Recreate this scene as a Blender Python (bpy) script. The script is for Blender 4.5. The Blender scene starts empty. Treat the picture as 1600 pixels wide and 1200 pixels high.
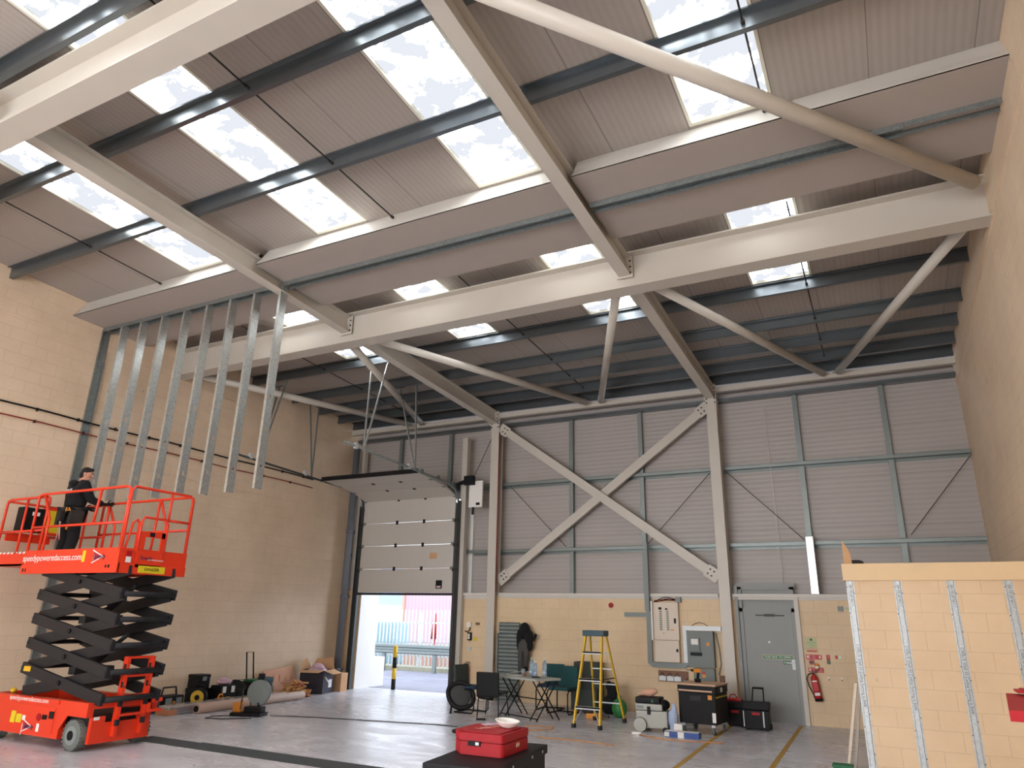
import bpy, bmesh, math, random
from mathutils import Vector, Matrix, Euler
random.seed(7)
PI = math.pi
S = bpy.context.scene
COL = S.collection

# ------------------------------------------------------------------ camera, light, exposure
cam_d = bpy.data.cameras.new('camera'); cam = bpy.data.objects.new('camera', cam_d); COL.objects.link(cam)
cam_d.sensor_width = 36.0; cam_d.lens = 1095.8/1600*36; cam_d.clip_start = 0.05; cam_d.clip_end = 500
R0 = (0.88848884, 0.4584433, 0.02042837); R1 = (-0.12786701, 0.29007545, -0.94842304); R2 = (-0.44072396, 0.84005117, 0.31634857)
m = Matrix((( R0[0], -R1[0], -R2[0], 0.0), (R0[1], -R1[1], -R2[1], 0.0), (R0[2], -R1[2], -R2[2], 1.8), (0, 0, 0, 1)))
cam.matrix_world = m
S.camera = cam
S.view_settings.view_transform = 'Standard'; S.view_settings.look = 'None'
S.view_settings.gamma = 1.0; S.view_settings.use_curve_mapping = False
S.view_settings.exposure = 1.68
FRONT = 4.6
SKYLIGHT = 8.6        # radiance of the daylit rooflight sheets
SKY = 1.15
w = bpy.data.worlds.new('overcast'); S.world = w; w.use_nodes = True
nt = w.node_tree; nt.nodes.clear()
o_ = nt.nodes.new('ShaderNodeOutputWorld'); b_ = nt.nodes.new('ShaderNodeBackground')
b_.inputs[0].default_value = (0.80, 0.88, 1.0, 1); b_.inputs[1].default_value = SKY
nt.links.new(b_.outputs[0], o_.inputs[0])

# ------------------------------------------------------------------ materials
def lin(h):
    h = h.lstrip('#'); out = []
    for i in (0, 2, 4):
        c = int(h[i:i+2], 16)/255
        out.append(c/12.92 if c <= 0.04045 else ((c+0.055)/1.055)**2.4)
    return tuple(out)+(1.0,)
def newmat(name):
    m = bpy.data.materials.new(name); m.use_nodes = True
    n = m.node_tree.nodes; b = n['Principled BSDF']; return m, m.node_tree, b
def mat(name, col, rough=0.6, metal=0.0, var=0.08, scale=6.0, bump=0.0, bscale=60, spec=None, emit=None, trans=0, coat=0):
    m, t, b = newmat(name); c = lin(col)
    b.inputs['Roughness'].default_value = rough; b.inputs['Metallic'].default_value = metal
    if spec is not None: b.inputs['Specular IOR Level'].default_value = spec
    if coat: b.inputs['Coat Weight'].default_value = coat
    tc = t.nodes.new('ShaderNodeTexCoord')
    if var > 0:
        no = t.nodes.new('ShaderNodeTexNoise'); no.inputs['Scale'].default_value = scale; no.inputs['Detail'].default_value = 5
        t.links.new(tc.outputs['Object'], no.inputs['Vector'])
        mx = t.nodes.new('ShaderNodeMix'); mx.data_type = 'RGBA'
        mx.inputs['A'].default_value = tuple(x*(1-var) for x in c[:3])+(1,)
        mx.inputs['B'].default_value = tuple(min(1, x*(1+var)) for x in c[:3])+(1,)
        t.links.new(no.outputs['Fac'], mx.inputs['Factor']); t.links.new(mx.outputs['Result'], b.inputs['Base Color'])
    else: b.inputs['Base Color'].default_value = c
    if bump > 0:
        n2 = t.nodes.new('ShaderNodeTexNoise'); n2.inputs['Scale'].default_value = bscale
        t.links.new(tc.outputs['Object'], n2.inputs['Vector'])
        bp = t.nodes.new('ShaderNodeBump'); bp.inputs['Strength'].default_value = bump; bp.inputs['Distance'].default_value = 0.01
        t.links.new(n2.outputs['Fac'], bp.inputs['Height']); t.links.new(bp.outputs['Normal'], b.inputs['Normal'])
    if emit is not None:
        b.inputs['Emission Color'].default_value = c; b.inputs['Emission Strength'].default_value = emit
    if trans: b.inputs['Transmission Weight'].default_value = trans
    return m
def worldvec(t, ax):
    """Object-space position swizzled so that U runs along the wall and V up it."""
    g = t.nodes.new('ShaderNodeNewGeometry'); s = t.nodes.new('ShaderNodeSeparateXYZ'); c = t.nodes.new('ShaderNodeCombineXYZ')
    t.links.new(g.outputs['Position'], s.inputs[0])
    t.links.new(s.outputs[ax[0]], c.inputs['X']); t.links.new(s.outputs[ax[1]], c.inputs['Y'])
    return c, g
def blockwork(name, ax, col, off=(0, 0, 0)):
    m, t, b = newmat(name); c = lin(col)
    v, g = worldvec(t, ax)
    br = t.nodes.new('ShaderNodeTexBrick'); br.offset = 0.5
    br.inputs['Scale'].default_value = 1.0; br.inputs['Brick Width'].default_value = 0.45; br.inputs['Row Height'].default_value = 0.225
    br.inputs['Mortar Size'].default_value = 0.005; br.inputs['Mortar Smooth'].default_value = 0.6; br.inputs['Bias'].default_value = 0
    br.inputs['Color1'].default_value = tuple(x*0.99 for x in c[:3])+(1,); br.inputs['Color2'].default_value = tuple(x*1.01 for x in c[:3])+(1,)
    br.inputs['Mortar'].default_value = tuple(x*0.88 for x in c[:3])+(1,)
    sh = t.nodes.new('ShaderNodeVectorMath'); sh.inputs[1].default_value = off; t.links.new(v.outputs[0], sh.inputs[0]); t.links.new(sh.outputs[0], br.inputs['Vector'])
    no = t.nodes.new('ShaderNodeTexNoise'); no.inputs['Scale'].default_value = 0.9; no.inputs['Detail'].default_value = 8; no.inputs['Roughness'].default_value = 0.65
    t.links.new(g.outputs['Position'], no.inputs['Vector'])
    cr = t.nodes.new('ShaderNodeValToRGB'); cr.color_ramp.elements[0].position = 0.3; cr.color_ramp.elements[1].position = 0.65
    cr.color_ramp.elements[0].color = (0.86, 0.84, 0.82, 1); cr.color_ramp.elements[1].color = (1, 1, 1, 1)
    t.links.new(no.outputs['Fac'], cr.inputs[0])
    mx = t.nodes.new('ShaderNodeMix'); mx.data_type = 'RGBA'; mx.blend_type = 'MULTIPLY'; mx.inputs['Factor'].default_value = 1
    t.links.new(br.outputs['Color'], mx.inputs['A']); t.links.new(cr.outputs[0], mx.inputs['B'])
    # scattered scuffs
    n3 = t.nodes.new('ShaderNodeTexNoise'); n3.inputs['Scale'].default_value = 5; n3.inputs['Detail'].default_value = 3
    t.links.new(g.outputs['Position'], n3.inputs['Vector'])
    c3 = t.nodes.new('ShaderNodeValToRGB'); c3.color_ramp.elements[0].position = 0.72; c3.color_ramp.elements[1].position = 0.78
    c3.color_ramp.elements[0].color = (1, 1, 1, 1); c3.color_ramp.elements[1].color = (0.72, 0.68, 0.64, 1)
    t.links.new(n3.outputs['Fac'], c3.inputs[0])
    m2 = t.nodes.new('ShaderNodeMix'); m2.data_type = 'RGBA'; m2.blend_type = 'MULTIPLY'; m2.inputs['Factor'].default_value = 1
    t.links.new(mx.outputs['Result'], m2.inputs['A']); t.links.new(c3.outputs[0], m2.inputs['B'])
    t.links.new(m2.outputs['Result'], b.inputs['Base Color']); b.inputs['Roughness'].default_value = 0.55
    inv = t.nodes.new('ShaderNodeMath'); inv.operation = 'SUBTRACT'; inv.inputs[0].default_value = 1
    t.links.new(br.outputs['Fac'], inv.inputs[1])
    n4 = t.nodes.new('ShaderNodeTexNoise'); n4.inputs['Scale'].default_value = 45
    t.links.new(g.outputs['Position'], n4.inputs['Vector'])
    ad = t.nodes.new('ShaderNodeMath'); ad.operation = 'MULTIPLY_ADD'; ad.inputs[1].default_value = 0.25
    t.links.new(n4.outputs['Fac'], ad.inputs[0]); t.links.new(inv.outputs[0], ad.inputs[2])
    bp = t.nodes.new('ShaderNodeBump'); bp.inputs['Strength'].default_value = 0.5; bp.inputs['Distance'].default_value = 0.006
    t.links.new(ad.outputs[0], bp.inputs['Height']); t.links.new(bp.outputs['Normal'], b.inputs['Normal'])
    return m
def sheeting(name, ax, col, rib, joint, joff=0.0, rough=0.45, dark=0.45, mod=0.07, jw=0.012):
    """Coated liner sheet: micro ribs along V spaced in U, panel joints every `joint`."""
    m, t, b = newmat(name); c = lin(col)
    v, g = worldvec(t, ax)
    s = t.nodes.new('ShaderNodeSeparateXYZ'); t.links.new(v.outputs[0], s.inputs[0])
    def M(op, a, bb=None, cc=None):
        n = t.nodes.new('ShaderNodeMath'); n.operation = op
        for i, q in enumerate((a, bb, cc)):
            if q is None: continue
            if isinstance(q, (int, float)): n.inputs[i].default_value = q
            else: t.links.new(q, n.inputs[i])
        return n.outputs[0]
    u = s.outputs['X']
    ripple = M('SINE', M('MULTIPLY', u, 2*PI/rib))
    jf = M('FRACT', M('DIVIDE', M('ADD', u, joff), joint))
    jm = M('LESS_THAN', jf, jw/joint)
    no = t.nodes.new('ShaderNodeTexNoise'); no.inputs['Scale'].default_value = 0.5; no.inputs['Detail'].default_value = 4
    t.links.new(g.outputs['Position'], no.inputs['Vector'])
    shade = M('ADD', M('MULTIPLY', ripple, mod), M('ADD', M('MULTIPLY', no.outputs['Fac'], 0.16), 0.92))
    shade = M('SUBTRACT', shade, M('MULTIPLY', jm, dark))
    mx = t.nodes.new('ShaderNodeVectorMath'); mx.operation = 'SCALE'; mx.inputs[0].default_value = c[:3]
    t.links.new(shade, mx.inputs['Scale']); t.links.new(mx.outputs[0], b.inputs['Base Color'])
    b.inputs['Roughness'].default_value = rough
    bp = t.nodes.new('ShaderNodeBump'); bp.inputs['Strength'].default_value = 0.22; bp.inputs['Distance'].default_value = 0.006
    t.links.new(ripple, bp.inputs['Height']); t.links.new(bp.outputs['Normal'], b.inputs['Normal'])
    return m
def concrete(name, col, rough=0.35):
    m, t, b = newmat(name); c = lin(col)
    g = t.nodes.new('ShaderNodeNewGeometry')
    n1 = t.nodes.new('ShaderNodeTexNoise'); n1.inputs['Scale'].default_value = 0.8; n1.inputs['Detail'].default_value = 10; n1.inputs['Roughness'].default_value = 0.65; n1.inputs['Distortion'].default_value = 0.8
    t.links.new(g.outputs['Position'], n1.inputs['Vector'])
    cr = t.nodes.new('ShaderNodeValToRGB')
    cr.color_ramp.elements[0].position = 0.28; cr.color_ramp.elements[1].position = 0.72
    cr.color_ramp.elements[0].color = tuple(x*0.72 for x in c[:3])+(1,); cr.color_ramp.elements[1].color = tuple(x*1.12 for x in c[:3])+(1,)
    t.links.new(n1.outputs['Fac'], cr.inputs[0])
    mp = t.nodes.new('ShaderNodeMapping'); mp.inputs['Rotation'].default_value = (0, 0, 0.6); mp.inputs['Scale'].default_value = (0.8, 1.8, 1)
    t.links.new(g.outputs['Position'], mp.inputs[0])
    n2 = t.nodes.new('ShaderNodeTexNoise'); n2.inputs['Scale'].default_value = 1.3; n2.inputs['Detail'].default_value = 6; n2.inputs['Distortion'].default_value = 1.2
    t.links.new(mp.outputs[0], n2.inputs['Vector'])
    c2 = t.nodes.new('ShaderNodeValToRGB'); c2.color_ramp.elements[0].position = 0.42; c2.color_ramp.elements[1].position = 0.7
    c2.color_ramp.elements[0].color = (1, 1, 1, 1); c2.color_ramp.elements[1].color = (0.86, 0.86, 0.87, 1)
    t.links.new(n2.outputs['Fac'], c2.inputs[0])
    mx = t.nodes.new('ShaderNodeMix'); mx.data_type = 'RGBA'; mx.blend_type = 'MULTIPLY'; mx.inputs['Factor'].default_value = 1
    t.links.new(cr.outputs[0], mx.inputs['A']); t.links.new(c2.outputs[0], mx.inputs['B']); t.links.new(mx.outputs['Result'], b.inputs['Base Color'])
    rr = t.nodes.new('ShaderNodeMapRange'); rr.inputs['To Min'].default_value = rough-0.12; rr.inputs['To Max'].default_value = rough+0.22
    t.links.new(n2.outputs['Fac'], rr.inputs['Value']); t.links.new(rr.outputs[0], b.inputs['Roughness'])
    bp = t.nodes.new('ShaderNodeBump'); bp.inputs['Strength'].default_value = 0.12; bp.inputs['Distance'].default_value = 0.02
    t.links.new(n1.outputs['Fac'], bp.inputs['Height']); t.links.new(bp.outputs['Normal'], b.inputs['Normal'])
    return m
def rooflight_mat():
    m, t, b = newmat('rooflight_grp'); 
    n = t.nodes; n.remove(b)
    g = n.new('ShaderNodeNewGeometry'); no = n.new('ShaderNodeTexNoise'); no.inputs['Scale'].default_value = 2.6; no.inputs['Detail'].default_value = 8; no.inputs['Roughness'].default_value = 0.6
    t.links.new(g.outputs['Position'], no.inputs['Vector'])
    cr = n.new('ShaderNodeValToRGB'); cr.color_ramp.elements[0].position = 0.48; cr.color_ramp.elements[1].position = 0.74
    cr.color_ramp.elements[0].color = (0.030, 0.0312, 0.0338, 1); cr.color_ramp.elements[1].color = (0.96, 0.99, 1.0, 1)
    t.links.new(no.outputs['Fac'], cr.inputs[0])
    e = n.new('ShaderNodeEmission'); e.inputs['Strength'].default_value = SKYLIGHT
    t.links.new(cr.outputs[0], e.inputs[0]); t.links.new(e.outputs[0], n['Material Output'].inputs['Surface'])
    return m
def galv(name, col='A3A9A8', rough=0.38):
    m, t, b = newmat(name); c = lin(col)
    tc = t.nodes.new('ShaderNodeTexCoord'); vo = t.nodes.new('ShaderNodeTexVoronoi'); vo.inputs['Scale'].default_value = 38
    t.links.new(tc.outputs['Object'], vo.inputs['Vector'])
    cr = t.nodes.new('ShaderNodeValToRGB'); cr.color_ramp.elements[0].color = tuple(x*0.8 for x in c[:3])+(1,); cr.color_ramp.elements[1].color = tuple(min(1, x*1.1) for x in c[:3])+(1,)
    t.links.new(vo.outputs['Color'], cr.inputs[0]); t.links.new(cr.outputs[0], b.inputs['Base Color'])
    b.inputs['Metallic'].default_value = 0.75; b.inputs['Roughness'].default_value = rough
    return m
WALLC = 'DFC5A0'
MT = dict(
 wallx=blockwork('painted_blockwork_side', ('Y', 'Z'), 'E8D0B3'), wally=blockwork('painted_blockwork_end', ('X', 'Z'), WALLC),
 stub=blockwork('painted_blockwork_room', ('X', 'Z'), 'E2C5A0', (0.12, 0.054, 0)),
 roof=sheeting('roof_liner_sheet', ('X', 'Y'), 'A0978F', 0.083, 0.978, joff=0.47, mod=0.035), clad=sheeting('wall_liner_sheet', ('Z', 'X'), 'A8A09B', 0.1, 1.0, joff=0.32, dark=0.28, mod=0.04),
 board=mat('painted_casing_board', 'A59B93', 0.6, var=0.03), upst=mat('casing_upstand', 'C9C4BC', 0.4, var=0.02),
 steel=mat('cream_steel_paint', 'C2BBB0', 0.42, var=0.04, scale=3), steeld=mat('bolt_dark', '3B3733', 0.5, 0.5),
 purlin=mat('dark_galvanised_purlin', '70767A', 0.3, 0.75, var=0.1), rail=mat('weathered_galvanised_rail', '7F8785', 0.42, 0.5, var=0.12),
 furr=galv('furring_galvanised', 'B2B6B6', 0.5), galv=galv('bright_galvanised', 'C6CAC8', 0.34), galvt=galv('track_galvanised', '8E9595', 0.45), conc=concrete('power_floated_concrete', 'D2D1D8', 0.24),
 glass=rooflight_mat(), rim=mat('rooflight_rim', 'DAD8C8', 0.5, var=0.05),
 yard=concrete('tarmac', '8A8A98', 0.7), white=mat('white_paint', 'E6E3DE', 0.5, var=0.02), trim=mat('ledge_white', 'CFCAC2', 0.5, var=0.04),
 black=mat('black_plastic', '101012', 0.55, var=0.2, spec=0.25), rubber=mat('black_rubber', '232323', 0.8, var=0.15), red=mat('case_red', 'A3101D', 0.5, var=0.12, spec=0.3),
 lift=mat('lift_orange_red', 'E0391A', 0.35, var=0.03), liftarm=mat('scissor_black', '232326', 0.5, var=0.1, spec=0.3),
 tyre=mat('grey_tyre', '6A6E6A', 0.85, var=0.12, bump=0.3), yellow=mat('yellow_frp', 'D9B024', 0.45, var=0.05), label=mat('yellow_label', 'D8C21E', 0.5, var=0.1),
 orange=mat('orange', 'D88A2E', 0.5), teal=mat('teal_fabric', '1E4A4C', 0.9, var=0.12, bump=0.2, bscale=300), blue=mat('navy_fabric', '1D3448', 0.9, var=0.1),
 gfab=mat('grey_green_fabric', '3A403C', 0.9, var=0.15), card=mat('cardboard', 'C49A72', 0.85, var=0.1), cardp=mat('pink_card', 'D3A48C', 0.8, var=0.06),
 wood=mat('timber_offcut', 'D3A468', 0.75, var=0.2), wood2=mat('timber_pink', 'C88964', 0.75, var=0.15), ply=mat('plywood', 'C8A588', 0.7, var=0.08),
 doorg=mat('door_grey', '8C8E8C', 0.5, var=0.04), panel=mat('sectional_panel', 'BDB8B0', 0.5, var=0.04), grey=mat('mid_grey', '7D8583', 0.5, var=0.05),
 pipe=mat('grey_upvc', '686C74', 0.45, var=0.04), isol=mat('isolator_grey', '6F7674', 0.5, var=0.05), cream=mat('consumer_cream', 'D6C7B6', 0.5, var=0.03),
 brown=mat('brown_board', '7D5A48', 0.7, var=0.1), silver=mat('aluminium', 'C6CACC', 0.5, 0.3, var=0.05), capblue=mat('ladder_cap', '2B4A57', 0.55, var=0.08),
 extred=mat('extinguisher_red', 'B0141C', 0.35, var=0.05), signred=mat('sign_red', 'B8202A', 0.5, var=0.0), signgreen=mat('sign_green', '2F6E4C', 0.5, var=0.0), signpale=mat('sign_pale', 'B8BE90', 0.6, var=0.1),
 cable=mat('orange_cable', 'C98A4A', 0.6, var=0.0), redpipe=mat('red_conduit', '8C2B20', 0.5, var=0.0), felt=mat('dark_felt', '3E4244', 0.9, var=0.1),
 line=mat('yellow_floor_paint', 'B08A3C', 0.7, var=0.2, scale=20), skin=mat('skin', 'C08A72', 0.6, var=0.05), hair=mat('dark_hair', '1A1412', 0.8, var=0.2, bump=0.5, bscale=150),
 cloth=mat('black_cloth', '0E0F12', 0.95, var=0.25, bump=0.3), belt=mat('tool_belt', '2A2622', 0.85, var=0.2), bottle=mat('bottle_plastic', 'BFD8E6', 0.15, var=0.0, trans=0.7),
 paper=mat('paper', 'E8E6E2', 0.7, var=0.02), vac=mat('vac_grey', 'A9AAA2', 0.5, var=0.04), green=mat('green_plastic', '1F6B46', 0.6, var=0.1), printed=mat('printed_black_box', '2A2A38', 0.6, var=0.2),
 purple=mat('pink_film', 'C8A6B8', 0.3, var=0.3, scale=20), kerb=mat('kerb_grass', 'A2A08C', 0.9, var=0.3, scale=5), bldg=sheeting('far_red_cladding', ('X', 'Z'), 'C6A8AE', 0.3, 50, rough=0.7), bldg2=mat('far_blue_building', 'A8B8D4', 0.8),
 leaf=mat('tree_leaf', '7C8C46', 0.9, var=0.3, scale=3), bag=mat('green_bag', '2C7A3A', 0.5, var=0.2), coat=mat('grey_trousers', '4A4846', 0.9, var=0.15), duct=mat('foil_wrap', 'B9B6BC', 0.25, 0.7, var=0.1),
 tube=mat('card_tube', 'C9AFA0', 0.6, var=0.06), amber=mat('amber_beacon', 'E0B020', 0.3, var=0), navy=mat('logo_navy', '2B2350', 0.5, var=0), mesh=mat('chair_mesh', '3A3A38', 0.8, var=0.3), teald=mat('teal_tarp', '8FB0B8', 0.7, var=0.1), gunmetal=mat('dark_zinc', '484C4C', 0.4, 0.6),
)

# ------------------------------------------------------------------ mesh helpers
class MB:
    def __init__(s): s.b = bmesh.new(); s.ms = []
    def _mi(s, mt):
        if mt is None: return 0
        if mt not in s.ms: s.ms.append(mt)
        return s.ms.index(mt)
    def _faces(s, vs, idx, mt=None, smooth=False):
        i = s._mi(mt)
        for f in idx:
            try:
                q = s.b.faces.new([vs[k] for k in f]); q.material_index = i; q.smooth = smooth
            except ValueError: pass
    def box(s, x0, x1, y0, y1, z0, z1, mt=None, bev=0.0, M=None):
        n0 = set(s.b.verts)
        co = [(x0,y0,z0),(x1,y0,z0),(x1,y1,z0),(x0,y1,z0),(x0,y0,z1),(x1,y0,z1),(x1,y1,z1),(x0,y1,z1)]
        vs = [s.b.verts.new(M @ Vector(c) if M else c) for c in co]
        s._faces(vs, [(3,2,1,0),(4,5,6,7),(0,1,5,4),(1,2,6,5),(2,3,7,6),(3,0,4,7)], mt)
        if bev > 0:
            es = list({e for v in vs for e in v.link_edges})
            bmesh.ops.bevel(s.b, geom=es, offset=bev, segments=2, affect='EDGES', profile=0.7)
        return s
    def beam(s, p, q, w, h, up=(0,0,1), mt=None, bev=0):
        p = Vector(p); q = Vector(q); d = (q-p); L = d.length; d.normalize()
        u = Vector(up); r = d.cross(u)
        if r.length < 1e-4: r = d.cross(Vector((0,1,0)))
        r.normalize(); u = r.cross(d)
        M = Matrix(((r.x,d.x,u.x,p.x),(r.y,d.y,u.y,p.y),(r.z,d.z,u.z,p.z),(0,0,0,1)))
        return s.box(-w/2, w/2, 0, L, -h/2, h/2, mt, bev, M)
    def prism(s, poly, p, q, up=(0,0,1), mt=None, smooth=False):
        """extrude 2D poly (right, up) from p to q"""
        p = Vector(p); q = Vector(q); d = (q-p); d.normalize(); u = Vector(up); r = d.cross(u); r.normalize(); u = r.cross(d)
        a = [s.b.verts.new(p + r*x + u*y) for x, y in poly]; b = [s.b.verts.new(q + r*x + u*y) for x, y in poly]
        n = len(poly)
        s._faces(a, [tuple(range(n))], mt); s._faces(b, [tuple(range(n-1,-1,-1))], mt)
        for i in range(n): s._faces([a[i], a[(i+1)%n], b[(i+1)%n], b[i]], [(3,2,1,0)], mt, smooth)
        return s
    def ibeam(s, p, q, w, h, tw=0.012, tf=0.018, up=(0,0,1), mt=None):
        s.prism([(-w/2,-h/2),(w/2,-h/2),(w/2,-h/2+tf),(tw/2,-h/2+tf),(tw/2,h/2-tf),(w/2,h/2-tf),(w/2,h/2),(-w/2,h/2),(-w/2,h/2-tf),(-tw/2,h/2-tf),(-tw/2,-h/2+tf),(-w/2,-h/2+tf)], p, q, up, mt)
        return s
    def cyl(s, p, q, r, n=14, r2=None, mt=None, cap=True, smooth=True):
        p = Vector(p); q = Vector(q); d = q-p; d.normalize(); a = d.orthogonal().normalized(); b = d.cross(a); r2 = r if r2 is None else r2
        A = [s.b.verts.new(p + (a*math.cos(2*PI*i/n)+b*math.sin(2*PI*i/n))*r) for i in range(n)]
        B = [s.b.verts.new(q + (a*math.cos(2*PI*i/n)+b*math.sin(2*PI*i/n))*r2) for i in range(n)]
        for i in range(n): s._faces([A[i],A[(i+1)%n],B[(i+1)%n],B[i]], [(0,1,2,3)], mt, smooth)
        if cap:
            s._faces(A, [tuple(range(n-1,-1,-1))], mt); s._faces(B, [tuple(range(n))], mt)
        return s
    def tube(s, pts, r, n=8, mt=None, closed=False, cap=True):
        P = [Vector(p) for p in pts]; rings = []; N = len(P); ref = None
        for i, p in enumerate(P):
            if closed: t = P[(i+1)%N]-P[i-1]
            else: t = P[min(i+1,N-1)]-P[max(i-1,0)]
            t.normalize()
            if ref is None: ref = t.orthogonal().normalized()
            a = ref - t*ref.dot(t)
            a = t.orthogonal().normalized() if a.length < 1e-4 else a.normalized()
            ref = a; b = t.cross(a)
            rings.append([s.b.verts.new(p + (a*math.cos(2*PI*k/n)+b*math.sin(2*PI*k/n))*r) for k in range(n)])
        for i in range(N if closed else N-1):
            A = rings[i]; B = rings[(i+1)%N]
            for k in range(n): s._faces([A[k],A[(k+1)%n],B[(k+1)%n],B[k]], [(0,1,2,3)], mt, True)
        if cap and not closed:
            s._faces(rings[0], [tuple(range(n-1,-1,-1))], mt); s._faces(rings[-1], [tuple(range(n))], mt)
        return s
    def lathe(s, prof, n=20, M=None, mt=None):
        M = M or Matrix.Identity(4); rings = []
        for r, z in prof: rings.append([s.b.verts.new(M @ Vector((r*math.cos(2*PI*k/n), r*math.sin(2*PI*k/n), z))) for k in range(n)])
        for A, B in zip(rings, rings[1:]):
            for k in range(n): s._faces([A[k],A[(k+1)%n],B[(k+1)%n],B[k]], [(0,1,2,3)], mt, True)
        s._faces(rings[0], [tuple(range(n-1,-1,-1))], mt); s._faces(rings[-1], [tuple(range(n))], mt)
        return s
    def ball(s, c, r, mt=None, seg=12):
        if isinstance(r, (int, float)): r = (r, r, r)
        M = Matrix.Translation(c) @ Matrix.Diagonal((r[0], r[1], r[2], 1)); i = s._mi(mt)
        g = bmesh.ops.create_uvsphere(s.b, u_segments=seg, v_segments=max(6, seg*2//3), radius=1, matrix=M)
        for f in {f for v in g['verts'] for f in v.link_faces}: f.material_index = i; f.smooth = True
        return s
    def poly3(s, pts, thick, mt=None):
        """solid slab from a planar outline, thickened along its normal"""
        P = [Vector(p) for p in pts]; n = (P[1]-P[0]).cross(P[2]-P[0]).normalized()*thick
        a = [s.b.verts.new(p) for p in P]; b = [s.b.verts.new(p+n) for p in P]; k = len(P)
        s._faces(a, [tuple(range(k-1,-1,-1))], mt); s._faces(b, [tuple(range(k))], mt)
        for i in range(k): s._faces([a[i], a[(i+1)%k], b[(i+1)%k], b[i]], [(0,1,2,3)], mt)
        return s
    def build(s, name, mt=None, parent=None, loc=None, rz=0, recentre=True):
        bmesh.ops.recalc_face_normals(s.b, faces=s.b.faces[:])
        me = bpy.data.meshes.new(name); off = Vector((0,0,0))
        if parent is None and loc is None and recentre and len(s.b.verts):
            xs = [v.co for v in s.b.verts]
            off = Vector(((min(v.x for v in xs)+max(v.x for v in xs))/2, (min(v.y for v in xs)+max(v.y for v in xs))/2, min(v.z for v in xs)))
            bmesh.ops.translate(s.b, verts=s.b.verts[:], vec=-off)
        s.b.to_mesh(me); s.b.free()
        mats = s.ms if s.ms else [mt or 'grey']
        for k in mats: me.materials.append(MT[k])
        o = bpy.data.objects.new(name, me); COL.objects.link(o); o.location = off
        if loc is not None: o.location = loc
        if rz: o.rotation_euler = (0,0,rz)
        if parent is not None: o.parent = parent
        return o
def tag(o, label=None, cat=None, group=None, kind=None):
    if label: o['label'] = label
    if cat: o['category'] = cat
    if group: o['group'] = group
    if kind: o['kind'] = kind
    return o
def struct(o, label=None):
    o['kind'] = 'structure'
    if label: o['label'] = label
    return o
def empty(name, loc, label, cat, group=None, rz=0):
    o = bpy.data.objects.new(name, None); COL.objects.link(o); o.location = loc; o.rotation_euler = (0,0,rz); o.empty_display_size = 0.2
    return tag(o, label, cat, group)
def text_mesh(s, size, mt, parent, name, M, extr=0.001, font_w=1.0):
    cu = bpy.data.curves.new('t', 'FONT'); cu.body = s; cu.size = size; cu.extrude = extr; cu.align_x = 'CENTER'; cu.align_y = 'CENTER'; cu.space_character = font_w
    to = bpy.data.objects.new('t', cu); me = bpy.data.meshes.new_from_object(to)
    bpy.data.objects.remove(to); me.materials.clear(); me.materials.append(MT[mt])
    o = bpy.data.objects.new(name, me); COL.objects.link(o); o.parent = parent; o.matrix_local = M
    return o
def face_m(x, y, z, n='-Y', roll=0):
    """matrix for lettering at a point facing -Y, or +X"""
    R = Euler((PI/2, 0, 0)).to_matrix().to_4x4()
    if n == '+X': R = Euler((PI/2, 0, PI/2)).to_matrix().to_4x4()
    if n == '+Z': R = Matrix.Identity(4)
    return Matrix.Translation((x, y, z)) @ R @ Matrix.Rotation(roll, 4, 'Z')
def skin_obj(name, verts, edges, radii, mt, parent, sub=2, root=0):
    me = bpy.data.meshes.new(name); me.from_pydata(verts, edges, [])
    tmp = bpy.data.objects.new(name, me); COL.objects.link(tmp)
    md = tmp.modifiers.new('Skin', 'SKIN'); md.use_smooth_shade = True
    if not me.skin_vertices: me.skin_vertices.new()
    for i, r in enumerate(radii):
        r = r if isinstance(r, tuple) else (r, r)
        me.skin_vertices[0].data[i].radius = r; me.skin_vertices[0].data[i].use_root = (i == root)
    ss = tmp.modifiers.new('Sub', 'SUBSURF'); ss.levels = sub; ss.render_levels = sub
    dg = bpy.context.evaluated_depsgraph_get(); dg.update()
    res = bpy.data.meshes.new_from_object(tmp.evaluated_get(dg))
    bpy.data.objects.remove(tmp); res.materials.clear(); res.materials.append(MT[mt])
    for p in res.polygons: p.use_smooth = True
    o = bpy.data.objects.new(name, res); COL.objects.link(o); o.parent = parent
    return o

# ------------------------------------------------------------------ the shell
XL, XR, YB, YF = -13.2, 1.72, 15.45, -8.0
def zs(y): return 7.55-0.052*(y-5.68)      # underside of roof sheets
def zp(y): return zs(y)-0.20               # underside of purlins
struct(MB().box(XL-0.4, XR+0.4, YF-0.3, YB+0.55, -0.2, 0).build('floor', 'conc'))
struct(MB().box(-45, 12, YB+0.55, 60, -0.2, -0.01).build('yard_ground', 'yard'), 'tarmac yard outside the roller door')
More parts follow.
